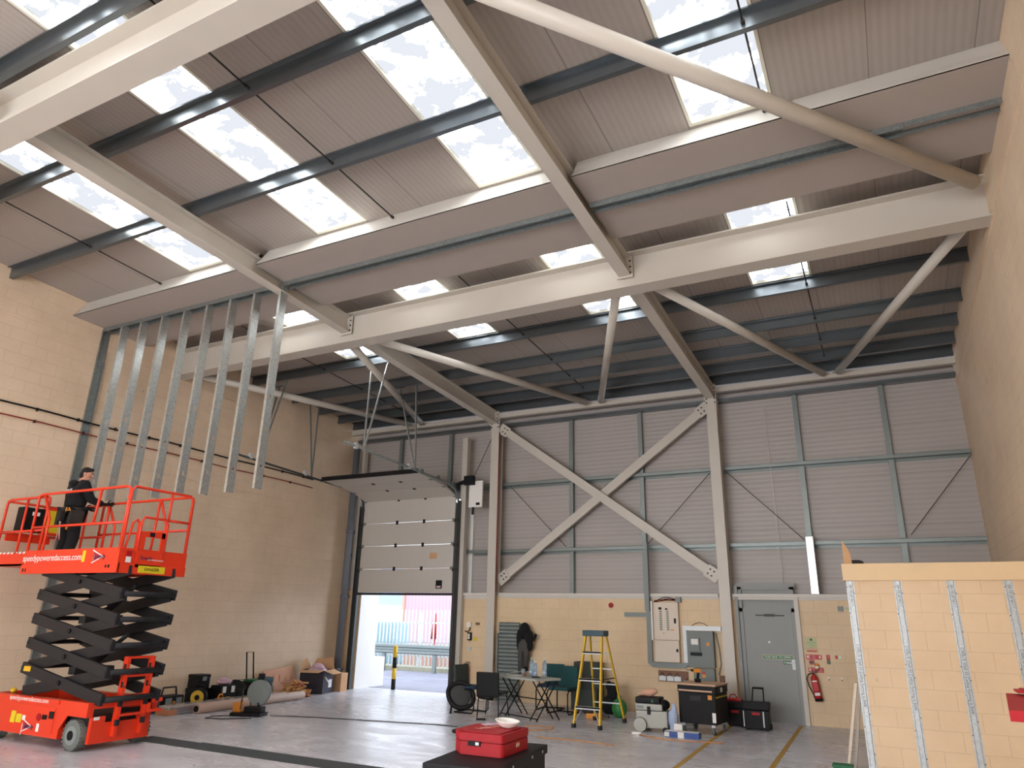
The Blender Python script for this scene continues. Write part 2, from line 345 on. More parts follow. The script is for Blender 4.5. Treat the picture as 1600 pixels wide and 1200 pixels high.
# ceiling of ribbed liner sheets with openings for the rooflights
SX = [-10.22, -7.28, -4.36, -1.43]; SW = 0.96
cb = MB(); xs = [XL-0.35]
for x in SX: xs += [x, x+SW]
xs += [XR+0.35]
ys = [YF-0.3, -4.2, 7.2, 8.85, 11.43, YB+0.5]
def slab(mb, x0, x1, y0, y1, lo=0.0, th=0.06, mt=None):
    vs = [mb.b.verts.new(c) for c in [(x0,y0,zs(y0)+lo),(x1,y0,zs(y0)+lo),(x1,y1,zs(y1)+lo),(x0,y1,zs(y1)+lo),(x0,y0,zs(y0)+lo+th),(x1,y0,zs(y0)+lo+th),(x1,y1,zs(y1)+lo+th),(x0,y1,zs(y1)+lo+th)]]
    mb._faces(vs, [(3,2,1,0),(4,5,6,7),(0,1,5,4),(1,2,6,5),(2,3,7,6),(3,0,4,7)], mt)
for i in range(len(xs)-1):
    for j in range(len(ys)-1):
        if i % 2 == 1 and j in (1, 3): continue
        slab(cb, xs[i], xs[i+1], ys[j], ys[j+1])
struct(cb.build('ceiling', 'roof'))
wn = 0
for k, x in enumerate(SX):
    for (a, b) in ((-4.2, 7.2), (8.85, 11.43)):
        wn += 1
        e = MB(); slab(e, x, x+SW, a, b, 0.045, 0.012); o = e.build('window_%d' % wn, 'glass')
        struct(o, 'white translucent rooflight sheet in the ribbed roof')
        rb = MB(); 
        for (u0, u1) in ((x, x+0.035), (x+SW-0.035, x+SW)): slab(rb, u0, u1, a, b, -0.004, 0.048)
        for (v0, v1) in ((a, a+0.05), (b-0.05, b)): slab(rb, x+0.035, x+SW-0.035, v0, v1, -0.004, 0.048)
        r = rb.build('window_frame', 'rim', o); r.location = -o.location
# side walls: blockwork, thicker upper course band above the ledge
def side_wall(name, x, sgn, y0, y1):
    mb = MB(); th = 0.3
    xa, xb = (x-th, x) if sgn < 0 else (x, x+th)
    mb.box(min(xa,xb), max(xa,xb), y0, y1, 0, 6.3)
    # sloping upper panel, standing 12 mm proud
    p = 0.014 if sgn < 0 else -0.014
    fx = x+p; bx = x-0.3 if sgn < 0 else x+0.3
    L = lambda y: 6.7-0.034*(y-5.83)
    c = [(fx,y0,L(y0)),(fx,y1,L(y1)),(fx,y1,zs(y1)),(fx,y0,zs(y0)),(bx,y0,L(y0)),(bx,y1,L(y1)),(bx,y1,zs(y1)),(bx,y0,zs(y0))]
    vs = [mb.b.verts.new(q) for q in c]; mb._faces(vs, [(0,1,2,3),(7,6,5,4),(0,4,5,1),(1,5,6,2),(2,6,7,3),(3,7,4,0)])
    c = [(x,y0,6.3),(x,y1,6.3),(x,y1,L(y1)),(x,y0,L(y0)),(bx,y0,6.3),(bx,y1,6.3),(bx,y1,L(y1)),(bx,y0,L(y0))]
    vs = [mb.b.verts.new(q) for q in c]; mb._faces(vs, [(0,1,2,3),(7,6,5,4),(0,4,5,1),(1,5,6,2),(2,6,7,3),(3,7,4,0)])
    return struct(mb.build(name, 'wallx'))
side_wall('wall_left', XL, -1, YF, YB+0.45); side_wall('wall_right', XR, 1, YF, YB+0.45)
FW0, FW1 = -10.5, -1.0     # tall daylit glazing in the wall behind the camera
struct(MB().box(XL, FW0, YF-0.3, YF, 0, zs(YF)).box(FW1, XR, YF-0.3, YF, 0, zs(YF)).box(FW0, FW1, YF-0.3, YF, 4.6, zs(YF)).box(FW0, FW1, YF-0.3, YF, 0, 0.5).build('wall_front', 'wally'))
MT['daylight'] = mat('frosted_glazing', 'F2F4F8', 0.5, var=0.0, emit=FRONT)
o = struct(MB().box(FW0, FW1, YF-0.2, YF-0.18, 0.5, 4.6).build('window_9', 'daylight'), 'tall frosted glazing behind the camera')
# end wall: blockwork dado with roller-door and fire-door openings, ribbed cladding above
RD0, RD1, RDZ = -12.5, -9.5, 4.75
bw = MB()
bw.box(XL, RD0, YB, YB+0.22, 0, 2.3); bw.box(RD1, -2.78, YB, YB+0.22, 0, 2.3); bw.box(-1.68, XR, YB, YB+0.22, 0, 2.3)
struct(bw.build('wall_back', 'wally'))
cw = MB(); YC = YB+0.32
cw.box(XL, RD0, YC, YC+0.08, 2.3, 6.75); cw.box(RD0, RD1, YC, YC+0.08, RDZ, 6.75); cw.box(RD1, XR, YC, YC+0.08, 2.3, 6.75)
struct(cw.build('wall_back_cladding', 'clad'), 'grey horizontal ribbed cladding above the blockwork')
struct(MB().box(XL, XR, YC+0.08, YC+0.2, 6.7, 6.85).build('trim_1', 'board'), 'eaves closer above the end wall cladding')
# white ledge on top of the blockwork
lg = MB(); lg.box(RD1+0.12, -8.60, YB-0.07, YC, 2.3, 2.36, bev=0.004); lg.box(-8.30, -3.16, YB-0.07, YC, 2.3, 2.36, bev=0.004); lg.box(-2.88, XR, YB-0.07, YC, 2.3, 2.36, bev=0.004); lg.box(RD1+.12,-8.6,YB-.02,YB,2.22,2.3); lg.box(-8.3,-3.16,YB-.02,YB,2.25,2.3); lg.box(-2.88,XR,YB-.02,YB,2.25,2.3)
struct(lg.build('trim_2', 'trim'), 'white ledge capping the blockwork of the end wall')
lg = MB(); lg.box(XL, RD0-0.12, YB-0.03, YC, 2.3, 2.42)
struct(lg.build('trim_3', 'wally'), 'beige capping left of the roller door')
# white reveals of the roller door
rv = MB(); rv.box(RD0-0.25, RD0, YB+0.22, YB+0.75, 0, 4.7); rv.box(RD1, RD1+0.25, YB+0.22, YB+0.5, 0, 4.7); rv.box(RD0,RD0+.02,YB-.005,YB+.75,0,4.7); rv.box(RD1-.02,RD1,YB-.005,YB+.5,0,4.7)
struct(rv.build('trim_4', 'white'), 'white reveals either side of the roller door opening')
struct(MB().box(-13.4, -12.55, YB+0.78, YB+1.3, -0.01, 0.72).build('trim_5', 'white'), 'low white plinth outside the door opening')

# fire casing band boxed under the purlins, in three bays
RXL, RXR = -8.49, -3.01
n = 5
for (a, b, lab) in ((XL+0.015, RXL-0.1, 'left bay'), (RXL+0.1, RXR-0.1, 'middle bay'), (RXR+0.1, XR-0.015, 'right bay')):
    n += 1; mb = MB()
    def q4(p, th, mt):  # polygon extruded in X
        vs0 = [mb.b.verts.new((a, y, z)) for y, z in p]; vs1 = [mb.b.verts.new((b, y, z)) for y, z in p]; k = len(p)
        mb._faces(vs0, [tuple(range(k))], mt); mb._faces(vs1, [tuple(range(k-1,-1,-1))], mt)
        for i in range(k): mb._faces([vs0[i], vs0[(i+1)%k], vs1[(i+1)%k], vs1[i]], [(3,2,1,0)], mt)
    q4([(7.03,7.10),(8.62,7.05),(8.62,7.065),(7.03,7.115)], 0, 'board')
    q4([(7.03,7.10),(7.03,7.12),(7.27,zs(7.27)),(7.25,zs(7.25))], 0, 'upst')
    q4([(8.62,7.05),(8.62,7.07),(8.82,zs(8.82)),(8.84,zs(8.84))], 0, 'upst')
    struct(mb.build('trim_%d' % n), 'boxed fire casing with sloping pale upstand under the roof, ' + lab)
    for jx in [a+(b-a)*f for f in (0.28, 0.62)]: pass

# ------------------------------------------------------------------ primary steel
def steel(name, mb, label, cat='beam', group=None, mt='steel'): return tag(mb.build(name, mt), label, cat, group)
def boltset(mb, pts, ax, r=0.014, l=0.02):
    for p in pts:
        p = Vector(p); mb.cyl(p, p+Vector(ax)*l, r, 6, mt='steeld')
def bolts(parent, pts, ax, name='bolt', r=0.016, l=0.022, mt='steeld'):
    for p in pts:
        p = Vector(p); b = MB().cyl(p, p+Vector(ax)*l, r, 6, smooth=False); o = b.build(name, mt, parent)
# deep cross beams
for (y, zb, h, lab) in ((3.27, 6.93, 0.54, 'deep cream steel beam nearest overhead, running wall to wall'), (9.46, 6.60, 0.59, 'deep cream steel beam crossing wall to wall behind the hanging studs')):
    steel('cross_beam', MB().ibeam((XL-0.0, y, zb+h/2), (XR, y, zb+h/2), 0.31, h, 0.016, 0.022), lab)
def zr(y): return zp(y)-0.005-0.16
def rafter(x, y0, y1, label, endplate=None):
    e = empty('rafter', (x, y0, zr(y0)), label, 'beam')
    mb = MB().ibeam((0, 0, 0), (0, y1-y0, zr(y1)-zr(y0)), 0.19, 0.315, 0.011, 0.016); mb.build('rafter_beam', 'steel', e)
    if endplate is not None:
        for yy, s in endplate:
            dy = yy-y0; dz = zr(yy)-zr(y0)
            p = MB().box(-0.13, 0.13, dy-0.01*(s>0)-0.006, dy+0.01*(s<0)+0.006, dz-0.19, dz+0.17, bev=0.002).build('end_plate', 'steel', e)
            bolts(p, [(u, dy-0.007*s, dz+v) for u in (-0.095, 0.095) for v in (-0.12, -0.02, 0.08)], (0, -s, 0))
    return e
rafter(RXL, 3.43, 9.43, 'cream steel rafter over the left side, between the two cross beams', [(9.41, 1)])
rafter(RXR, 3.43, 9.43, 'cream steel rafter over the middle, between the two cross beams', [(9.41, 1)])
rafter(RXL, 9.49, 15.28, 'cream steel rafter from the far cross beam down to the left column', [(15.26, 1)])
rafter(RXR, 9.49, 15.28, 'cream steel rafter from the far cross beam down to the right column', [(15.26, 1)])
rafter(RXL, -7.9, 3.11, 'cream steel rafter above the camera on the left'); rafter(RXR, -7.9, 3.11, 'cream steel rafter above the camera on the right')
def column(x, label):
    e = empty('column', (x, 15.26, 0), label, 'column')
    MB().ibeam((0, 0.12, 0.02), (0, 0.12, 6.50), 0.22, 0.24, 0.012, 0.016, up=(0,1,0)).build('column_shaft', 'steel', e)
    MB().box(-0.17, 0.17, -0.05, 0.29, 0, 0.02).build('base_plate', 'steel', e)
    p = MB().box(-0.12, 0.12, 0.0, 0.24, 6.5, 6.52).build('cap_plate', 'steel', e)
    p = MB().box(-0.12, 0.12, -0.012, 0.0, 6.36, 6.68).build('joint_plate', 'steel', e)
    bolts(p, [(u, -0.012, v) for u in (-0.09, 0.09) for v in (6.43, 6.52, 6.61)], (0,-1,0))
    return e
column(-8.46, 'cream steel column right of the roller door'); column(-3.00, 'cream steel column beside the grey fire door')
# posts framing the roller door
steel('door_post', MB().box(-9.44, -9.29, 15.3, 15.44, 0, 6.25, bev=0.006), 'slim cream box post right of the roller door, carrying the door motor', 'post')
steel('door_post', MB().box(-12.92, -12.78, 15.46, 15.6, 2.44, 6.25, bev=0.006), 'slim cream box post left of the roller door behind the grey pipe', 'post')
# eaves tie
steel('eaves_tie', MB().box(XL+0.01, XR-0.01, 15.27, 15.40, 6.68, 6.80, bev=0.006), 'cream box section tie along the eaves above the end wall', 'beam')
# round bracing tubes with flat end cleats
def brace(p, q, r, label, n=18):
    p = Vector(p); q = Vector(q); d = (q-p).normalized(); e = empty('bracing_tube', p, label, 'bracing')
    MB().cyl(d*0.12, (q-p)-d*0.12, r, n).build('tube', 'steel', e)
    MB().beam((0,0,0), d*0.2, 0.16, 0.014).build('cleat', 'steel', e)
    MB().beam((q-p)-d*0.2, (q-p), 0.16, 0.014).build('cleat', 'steel', e)
brace((1.60, 9.02, 6.88), (-2.84, 3.53, 6.94), 0.088, 'large round cream tube slanting from the right wall to the near cross beam')
brace((-8.15, 9.64, 6.78), (-5.86, 15.22, 6.75), 0.075, 'round cream tube from the left rafter to the eaves of the middle bay')
brace((-3.22, 9.64, 6.78), (-5.58, 15.22, 6.75), 0.075, 'round cream tube rising steeply to the left side of the middle rafter')
brace((-2.72, 9.64, 6.78), (-0.62, 15.22, 6.75), 0.075, 'round cream tube right of the middle rafter, sloping down to the eaves')
brace((1.53, 9.64, 6.78), (-0.40, 15.22, 6.75), 0.075, 'round cream tube from the right wall down to the eaves')
brace((-8.62, 9.64, 6.78), (-10.72, 15.22, 6.75), 0.075, 'short round cream tube left of the left rafter above the roller door')
brace((-12.95, 9.64, 6.72), (-10.98, 15.22, 6.74), 0.075, 'round cream tube from the left wall to the eaves above the roller door')
# flat cross bracing on the end wall
def flatbrace(p, q, label, dy):
    p = Vector(p); q = Vector(q); e = empty('cross_brace', p, label, 'bracing')
    MB().beam((0,0,0), q-p, 0.09, 0.19, up=(0,1,0) if False else (0,0,1)).build('brace_bar', 'steel', e)
    d = (q-p).normalized()
    for c, s in ((Vector((0,0,0)), 1), (q-p, -1)):
        g = MB().beam(c-d*s*0.08, c+d*s*0.22, 0.012, 0.26).build('gusset_plate', 'steel', e)
        g.location.y = -0.055
        nrm = d.cross(Vector((0,1,0))).normalized()
        bolts(g, [c+d*s*a+nrm*b+Vector((0,-0.006,0)) for a in (0.06, 0.15) for b in (-0.05, 0.05)], (0,-1,0), r=0.018)
flatbrace((-8.28, 15.36, 6.38), (-3.17, 15.36, 2.72), 'flat cream brace sloping down to the right across the end wall', 0)
flatbrace((-3.17, 15.48, 6.38), (-8.28, 15.48, 2.68), 'flat cream brace sloping down to the left across the end wall', 0.1)

# ------------------------------------------------------------------ purlins, rails, sag rods
PY = [-6.8, -5.4, -4.0, -2.6, -1.2, 0.2, 1.62, 3.05, 4.43, 5.87, 10.1, 11.52, 12.88, 13.86, 14.68, 15.34]
names = ['far behind the camera, first','far behind the camera, second','behind the camera, third','behind the camera, fourth','behind the camera, fifth','directly above the camera','just ahead of the camera','in the top left corner, above the nearest cross beam','next after the nearest cross beam','last before the boxed casing','above the far cross beam','first beyond the far cross beam, lit by the rooflights','second beyond the far cross beam','third beyond the far cross beam','fourth beyond the far cross beam','close under the eaves above the end wall']
for y, nm in zip(PY, names):
    z0 = zp(y); h = 0.2; y = y-0.05
    mb = MB().prism([(0.06,0),(0.06,0.018),(0.058,0.002),(-0.002,0.002),(-0.002,h-0.0),(-0.06,h),(-0.06,h-0.018),(-0.058,h-0.002),(-0.004,h-0.002),(-0.004,0.0)][::-1], (XL+0.02, y, z0), (XR-0.02, y, z0), mt=None)
    mb.b.free(); mb = MB()
    y2 = y
    mb.box(XL+0.02, XR-0.02, y2-0.0015, y2+0.0015, z0, z0+h-0.005)            # web
    mb.box(XL+0.02, XR-0.02, y2, y2+0.065, z0, z0+0.003); mb.box(XL+0.02, XR-0.02, y2+0.062, y2+0.065, z0, z0+0.018)
    mb.box(XL+0.02, XR-0.02, y2-0.065, y2, z0+h-0.006, z0+h-0.003); mb.box(XL+0.02, XR-0.02, y2-0.065, y2-0.062, z0+h-0.022, z0+h-0.003)
    tag(mb.build('roof_purlin', 'purlin'), 'dark galvanised roof purlin ' + nm, 'purlin', 'roof purlins')
ypairs = [3.05, 4.43, 5.87, 7.2]; back = [9.0, 10.1, 11.52, 12.88, 13.86, 14.68]
for x, lab in ((-10.88, 'left bay'), (-5.78, 'middle bay'), (-0.57, 'right bay')):
    for seq, nm in ((([-6.8,-5.4,-4.0,-2.6,-1.2,0.2,1.62]+ypairs), 'near'), (back, 'far')):
        e = empty('sag_rod_line', (x, seq[0], zp(seq[0])+0.07), 'thin dark sag rods between the purlins, %s, %s half of the roof' % (lab, nm), 'rod')
        for a, b in zip(seq, seq[1:]):
            z0 = zp(a)+0.07; base = zp(seq[0])+0.07
            MB().cyl((0, a-seq[0], zp(a)+0.07-base), (0.0, b-seq[0]-0.06, zp(b)+0.07-base), 0.011, 8).cyl((0, b-seq[0]-0.10, zp(b)+0.07-base), (0, b-seq[0]-0.055, zp(b)+0.07-base), 0.022, 8).build('sag_rod', 'steeld', e)
# cladding rails (horizontal) and sag posts (vertical)
for z, h, lab in ((5.0, 0.075, 'upper'), (3.36, 0.075, 'lower')):
    mb = MB()
    mb.box(XL+0.01, XR-0.01, YC-0.2, YC-0.002, z+h/2-0.006, z+h/2); mb.box(XL+0.01, XR-0.01, YC-0.2, YC-0.196, z-h/2, z+h/2); mb.box(XL+0.01, XR-0.01, YC-0.007, YC-0.003, z-h/2-0.05, z+h/2)
    tag(mb.build('cladding_rail', 'rail'), lab + ' horizontal galvanised cladding rail on the end wall', 'rail', 'cladding rails')
mb = MB().box(XL+0.01, XR-0.01, YC-0.19, YC-0.002, 6.52, 6.60); tag(mb.build('cladding_rail', 'purlin'), 'dark top cladding rail under the eaves tie', 'rail', 'cladding rails')
for x, lab in ((-11.68,'left of the two above the roller door'),(-10.04,'right of the two above the roller door'),(-6.53,'crossed by the left half of the cross bracing'),(-4.77,'crossed by the right half of the cross bracing'),(-1.31,'above the fire door'),(0.36,'nearest the right wall')):
    zb = RDZ+0.03 if x < -9.5 else 2.36
    mb = MB(); zz = [zb]+[z for z in (3.36, 5.0) if z > zb+0.2]+[6.56]
    for i, (a, b) in enumerate(zip(zz, zz[1:])): mb.box(x-0.05, x+0.05, YC-0.13, YC-0.11, a+(0.05 if i else 0), b-0.05); mb.box(x-0.05, x-0.045, YC-0.11, YC-0.05, a+(0.05 if i else 0), b-0.05); mb.box(x+0.045, x+0.05, YC-0.11, YC-0.05, a+(0.05 if i else 0), b-0.05)
    tag(mb.build('cladding_post', 'rail'), 'vertical galvanised cladding post ' + lab, 'post', 'vertical cladding posts')
def rod(p, q, r, label, mt='steeld', name='tie_wire'):
    return tag(MB().cyl(p, q, r, 6).build(name, mt), label, 'rod')
rod((-8.15, 15.6, 4.93), (-6.65, 15.6, 3.42), 0.008, 'thin diagonal tie rod in the lower left of the cross braced bay')
rod((-3.2, 15.6, 4.93), (-4.68, 15.6, 3.42), 0.008, 'thin diagonal tie rod in the lower right of the cross braced bay')
rod((-2.85, 15.6, 4.93), (-1.4, 15.6, 3.42), 0.008, 'thin diagonal tie rod right of the fire door column')
rod((1.71, 15.6, 4.93), (0.50, 15.6, 3.46), 0.008, 'thin diagonal tie rod beside the right wall')
rod((-8.62, 15.6, 6.5), (-9.35, 15.6, 5.05), 0.008, 'thin diagonal tie rod above the door motor')
rod((-1.95, 15.72, 6.3), (-1.9, 15.72, 2.4), 0.005, 'thin pale cable hanging down the cladding left of the fire door post', 'paper', 'hanging_cable')
tag(MB().box(-1.36, -1.22, 15.33, 15.41, 2.36, 3.46, bev=0.004).build('bright_stud', 'galv'), 'short bright galvanised stud standing on the ledge by the fire door', 'stud')
# wall fan / lamp disc near the cross brace
e = empty('bulkhead_lamp', (-5.62, 15.77, 4.78), 'small round bulkhead lamp just above the crossing of the braces', 'lamp')
MB().cyl((0,0,0), (0,-0.04,0), 0.10, 20).build('lamp_body', 'grey', e); MB().lathe([(0.07,0),(0.06,0.03),(0.03,0.045)], 16, Matrix.Translation((0,-0.04,0)) @ Matrix.Rotation(PI/2, 4, 'X')).build('lamp_glass', 'silver', e)

# ------------------------------------------------------------------ partition under construction: head track, studs, floor strip
ST = 7.72
for a, b, lab in ((XL+0.02, RXL-0.11, 'over the hanging studs'), (RXL+0.11, RXR-0.11, 'in the middle bay'), (RXR+0.11, 0.79, 'in the right bay'), (0.80, XR-0.02, 'short end piece against the right wall')):
    dz = 0.0 if a < 0.5 else 0.012
    mb = MB(); z1 = 7.075+dz
    mb.box(a, b, ST-0.075, ST+0.075, z1-0.002, z1); mb.box(a, b, ST-0.077, ST-0.075, z1-0.075, z1); mb.box(a, b, ST+0.075, ST+0.077, z1-0.075, z1)
    o = tag(mb.build('head_track', 'galvt'), 'galvanised head track fixed under the casing, ' + lab, 'track')
def stud(x, zb, label, name='wall_stud'):
    mb = MB(); zt = 7.05; slots = [zb+0.33, zb+0.9, zb+1.45] if zb > 1 else [1.2, 2.0, 2.6, 3.4, 4.2, 5.0]
    D = 0.072; z = zb
    for s in slots:
        mb.box(x+0.0235, x+0.025, ST-D, ST+D, z, s); mb.box(x+0.0235, x+0.025, ST-D, ST-0.014, s, s+0.075); mb.box(x+0.0235, x+0.025, ST+0.014, ST+D, s, s+0.075); z = s+0.075
    mb.box(x+0.0235, x+0.025, ST-D, ST+D, z, zt)
    for sy in (-1, 1):
        y = ST+sy*D; mb.box(x-0.025, x+0.025, y-0.001, y+0.001, zb, zt); mb.box(x-0.025, x-0.0235, min(y, y-sy*0.008), max(y, y-sy*0.008), zb, zt)
    return tag(mb.build(name, 'galv'), label, 'stud')
for i, (x, zb, lab) in enumerate(((-12.6,3.62,'first from the left wall, behind the worker'),(-12.02,3.60,'second from the left wall'),(-11.42,3.60,'third out from the left wall'),(-10.82,3.60,'fourth out from the left wall'),(-10.22,3.60,'fifth out from the left wall'),(-9.63,3.58,'third from the right of the hanging row'),(-9.05,3.58,'second from the right of the hanging row'),(-8.44,3.60,'rightmost of the hanging row, beside the rafter'))):
    tag(stud(x, zb, 'galvanised stud hanging from the head track, ' + lab), group='hanging wall studs')
mb = MB(); mb.box(XL+0.005, XL+0.007, ST-0.075, ST+0.075, 0.01, 6.4); mb.box(XL+0.005, XL+0.05, ST-0.077, ST-0.075, 0.01, 6.4); mb.box(XL+0.005, XL+0.05, ST+0.075, ST+0.077, 0.01, 6.4); mb.box(XL+0.022, XL+0.024, ST-0.085, ST+0.085, 6.3, 7.04); mb.box(XL+0.022, XL+0.06, ST-0.087, ST-0.085, 6.3, 7.04)
tag(mb.build('wall_stud', 'galvt'), 'full height galvanised stud fixed to the left wall', 'stud')
tag(MB().box(-10.15, -5.1, 7.55, 7.93, 0, 0.004).box(-9.1,-5.1,7.93,7.97,0,.004).build('floor_strip', 'felt'), 'dark grey strip lying across the concrete floor', 'strip')

# ------------------------------------------------------------------ conduits on the left wall
def conduit(z, r, mt, label, y0, y1, step, zfun=None):
    e = empty('conduit', (XL+0.035, y0, z), label, 'conduit')
    pts = []; k = 24
    for i in range(k+1):
        y = y0+(y1-y0)*i/k; pts.append((0, y-y0, 0.012*math.sin(y*2.1)))
    MB().tube(pts, r, 8).build('conduit_run', mt, e)
    c = MB(); y = y0+0.3
    while y < y1: c.box(-0.03, 0.012, y-y0-0.015, y-y0+0.015, -r-0.012, r+0.016); y += step
    c.build('saddle', 'steeld', e); return e
conduit(5.17, 0.016, 'black', 'black conduit clipped along the left wall, the upper of two', -7, 13.9, 0.75)
conduit(4.95, 0.012, 'redpipe', 'thin red cable clipped along the left wall, the lower of two', -7, 13.9, 0.9)
tag(MB().cyl((RXL-0.13, 3.5, 7.24), (RXL-0.13, 9.3, 6.94), 0.012, 6).build('red_cable', 'redpipe'), 'thin red cable running along the left rafter', 'cable')
# rainwater pipe
e = empty('rainwater_pipe', (-12.90, 15.24, 0), 'grey plastic rainwater pipe in the left corner beside the roller door', 'pipe')
MB().cyl((0,0,0.0), (0,0,6.3), 0.09, 20).build('pipe_run', 'pipe', e)
for z in (0.4, 2.2, 3.9, 5.4): MB().cyl((0,0,z), (0,0,z+0.09), 0.102, 20).box(-.02, .02, 0.09, 0.2, z+.02, z+.07).build('pipe_collar', 'pipe', e)
tag(MB().cyl((-8.342,15.283,2.37),(-8.342,15.283,6.3),0.012,8).build('red_cable','redpipe'), 'thin red cable running down beside the left column', 'cable')

# ------------------------------------------------------------------ roller door (sectional), open above the doorway
DY = 15.22
e = empty('sectional_door', (-10.97, DY, 2.35), 'pale grey sectional overhead door standing part open', 'door')
prof = [(0.0, 0.0)]
sections = [((0,0.0),(0,0.59)),((0,0.59),(0,1.18)),((0,1.18),(0,1.77)),((0,1.77),(0,2.38)),((0,2.38),(-0.55,2.55)),((-0.55,2.55),(-1.14,2.62)),((-1.14,2.62),(-1.75,2.68))]
for i, (a, b) in enumerate(sections):
    pa = Vector((0, a[0], a[1])); pb = Vector((0, b[0], b[1])); d = (pb-pa).normalized()
    s = MB().beam(pa+d*0.004, pb-d*0.004, 2.90, 0.04, up=(0, 1, 0) if i < 4 else (0, 0, 1), bev=0.004)
    po = s.build('door_section', 'panel', e)
    nrm = Vector((0, -1, 0)) if i < 4 else Vector((0, d.z, -d.y)) * (1 if d.z*0+(-d.y) < 0 else -1)
    if i < 6:
        for hx in (-0.33, 0.52): 
            h = pb + Vector((hx, 0, 0)) + nrm*0.022
            MB().beam(h-d*0.05, h+d*0.05, 0.075, 0.012, up=nrm, mt='black').build('hinge', 'black', po)
        for hx in (-1.41, 1.41):
            h = pb + Vector((hx, 0, 0)) + nrm*0.022; MB().beam(h-d*0.04, h+d*0.04, 0.08, 0.02, up=nrm).build('roller_hinge', 'rail', po)
MB().box(-1.45, 1.45, -0.03, 0.03, -0.06, -0.002).build('bottom_seal', 'rubber', e)
MB().box(-1.46, 1.46, -1.80, -1.755, 2.64, 2.74).build('top_seal', 'black', e)
MB().box(0.98, 1.16, -0.028, -0.022, 0.1, 0.3).box(1.01, 1.13, -0.03, -0.028, 0.12, 0.155, mt=None).build('door_label', 'black', e)
MB().box(1.01, 1.13, -0.034, -0.031, 0.12, 0.165).build('label_strip', 'purple', e)
MB().box(0.75, 0.97, -0.0225, -0.0205, 0.82, 0.97).build('adhesive_stain', 'card', e)
# tracks
def track(x, label, y_end, sgn):
    e = empty('door_track', (x, DY, 0), label, 'track')
    mb = MB(); mb.box(-0.05, 0.05, -0.03, 0.05, 0.0, 4.55); mb.box(sgn*0.05-0.004, sgn*0.05+0.004, -0.09, 0.07, 0.0, 4.6); mb.build('vertical_track', 'gunmetal', e)
    pts = [(0, 0.0, 4.5), (0, -0.04, 4.72), (0, -0.2, 4.88), (0, -0.5, 4.96), (0, y_end-DY, 5.13)]
    MB().tube(pts, 0.028, 6).build('horizontal_track', 'rail' if sgn > 0 else 'gunmetal', e)
    for t in (0.3, 1.0, 1.7): MB().box(-0.03, 0.03, -t-0.04, -t+0.04, 4.93+t*0.03, 5.02+t*0.04).build('track_bracket', 'rail', e)
    for z in (2.9, 3.5, 4.1): MB().box(-0.07, 0.07, -0.06, -0.02, z-0.04, z+0.04).build('roller_bracket', 'steeld', e)
    return e
track(-12.48, 'dark left hand guide track of the overhead door, running out along the left wall', 10.6, -1)
track(-9.45, 'right hand guide track of the overhead door, running out under the purlins', 10.75, 1)
def hanger(base, tops, label, mt='galvt'):
    e = empty('track_hanger', base, label, 'hanger'); B = Vector(base)
    for t in tops:
        p = Vector(t)-B
        MB().beam((0,0,0), p, 0.035, 0.006, up=(0,1,0)).beam((0.015,0,0), p+Vector((0.015,0,0)), 0.006, 0.035, up=(0,1,0)).build('hanger_strut', mt, e)
        MB().box(p.x-0.12, p.x+0.12, p.y-0.02, p.y+0.02, p.z-0.01, p.z+0.015).build('hanger_foot', mt, e)
    MB().box(-0.03, 0.03, -0.28, -0.2, 0, 0.12).build('spring_bracket', 'silver', e)
    return e
hanger((-12.48, 11.35, 5.10), [(-12.05, 11.5, 7.07), (-12.6, 11.8, 7.04)], 'pair of dark steel struts holding the outer end of the left door track')
hanger((-12.48, 13.10, 5.03), [(-12.62, 12.9, 7.0), (-12.4, 13.0, 7.0)], 'narrow pair of dark struts over the left door track nearer the door')
hanger((-9.45, 11.35, 5.06), [(-9.55, 11.5, 7.07), (-9.10, 11.5, 7.07)], 'bright V shaped pair of struts carrying the outer end of the right door track', 'galv')
hanger((-9.45, 13.25, 5.0), [(-9.87, 13.0, 7.0), (-9.36, 12.95, 7.0)], 'dull V shaped pair of struts over the right door track nearer the door')
# motor unit
e = empty('door_motor', (-8.95, 15.2, 4.4), 'white and black motor unit on the post right of the overhead door', 'motor')
MB().box(-0.16, 0.22, -0.04, 0.02, 0.0, 0.66, bev=0.004).build('backplate', 'white', e)
m_ = MB().box(-0.24, 0.02, -0.2, -0.05, 0.55, 0.78, bev=0.02).cyl((-0.2,-0.12,0.66), (-0.42,-0.12,0.6), 0.05, 12).build('motor_housing', 'black', e)
MB().box(0.06, 0.16, -0.06, -0.041, 0.05, 0.11).build('maker_label', 'black', e)
MB().box(-0.05, 0.0, -0.07, -0.03, -0.18, 0.0).build('cable_gland', 'rubber', e)
tag(MB().cyl((-9.5, 15.3, 4.98), (-12.5, 15.3, 4.98), 0.016, 10).cyl((-9.52,15.3,4.98),(-9.62,15.3,4.98),0.1,16).cyl((-12.4,15.3,4.98),(-12.3,15.3,4.98),0.1,16).build('torsion_shaft', 'gunmetal'), 'steel spring shaft with cable drums above the overhead door', 'shaft')
for y0, y1, z, lab in ((15.2, 15.6, 2.3, 'x'),): pass

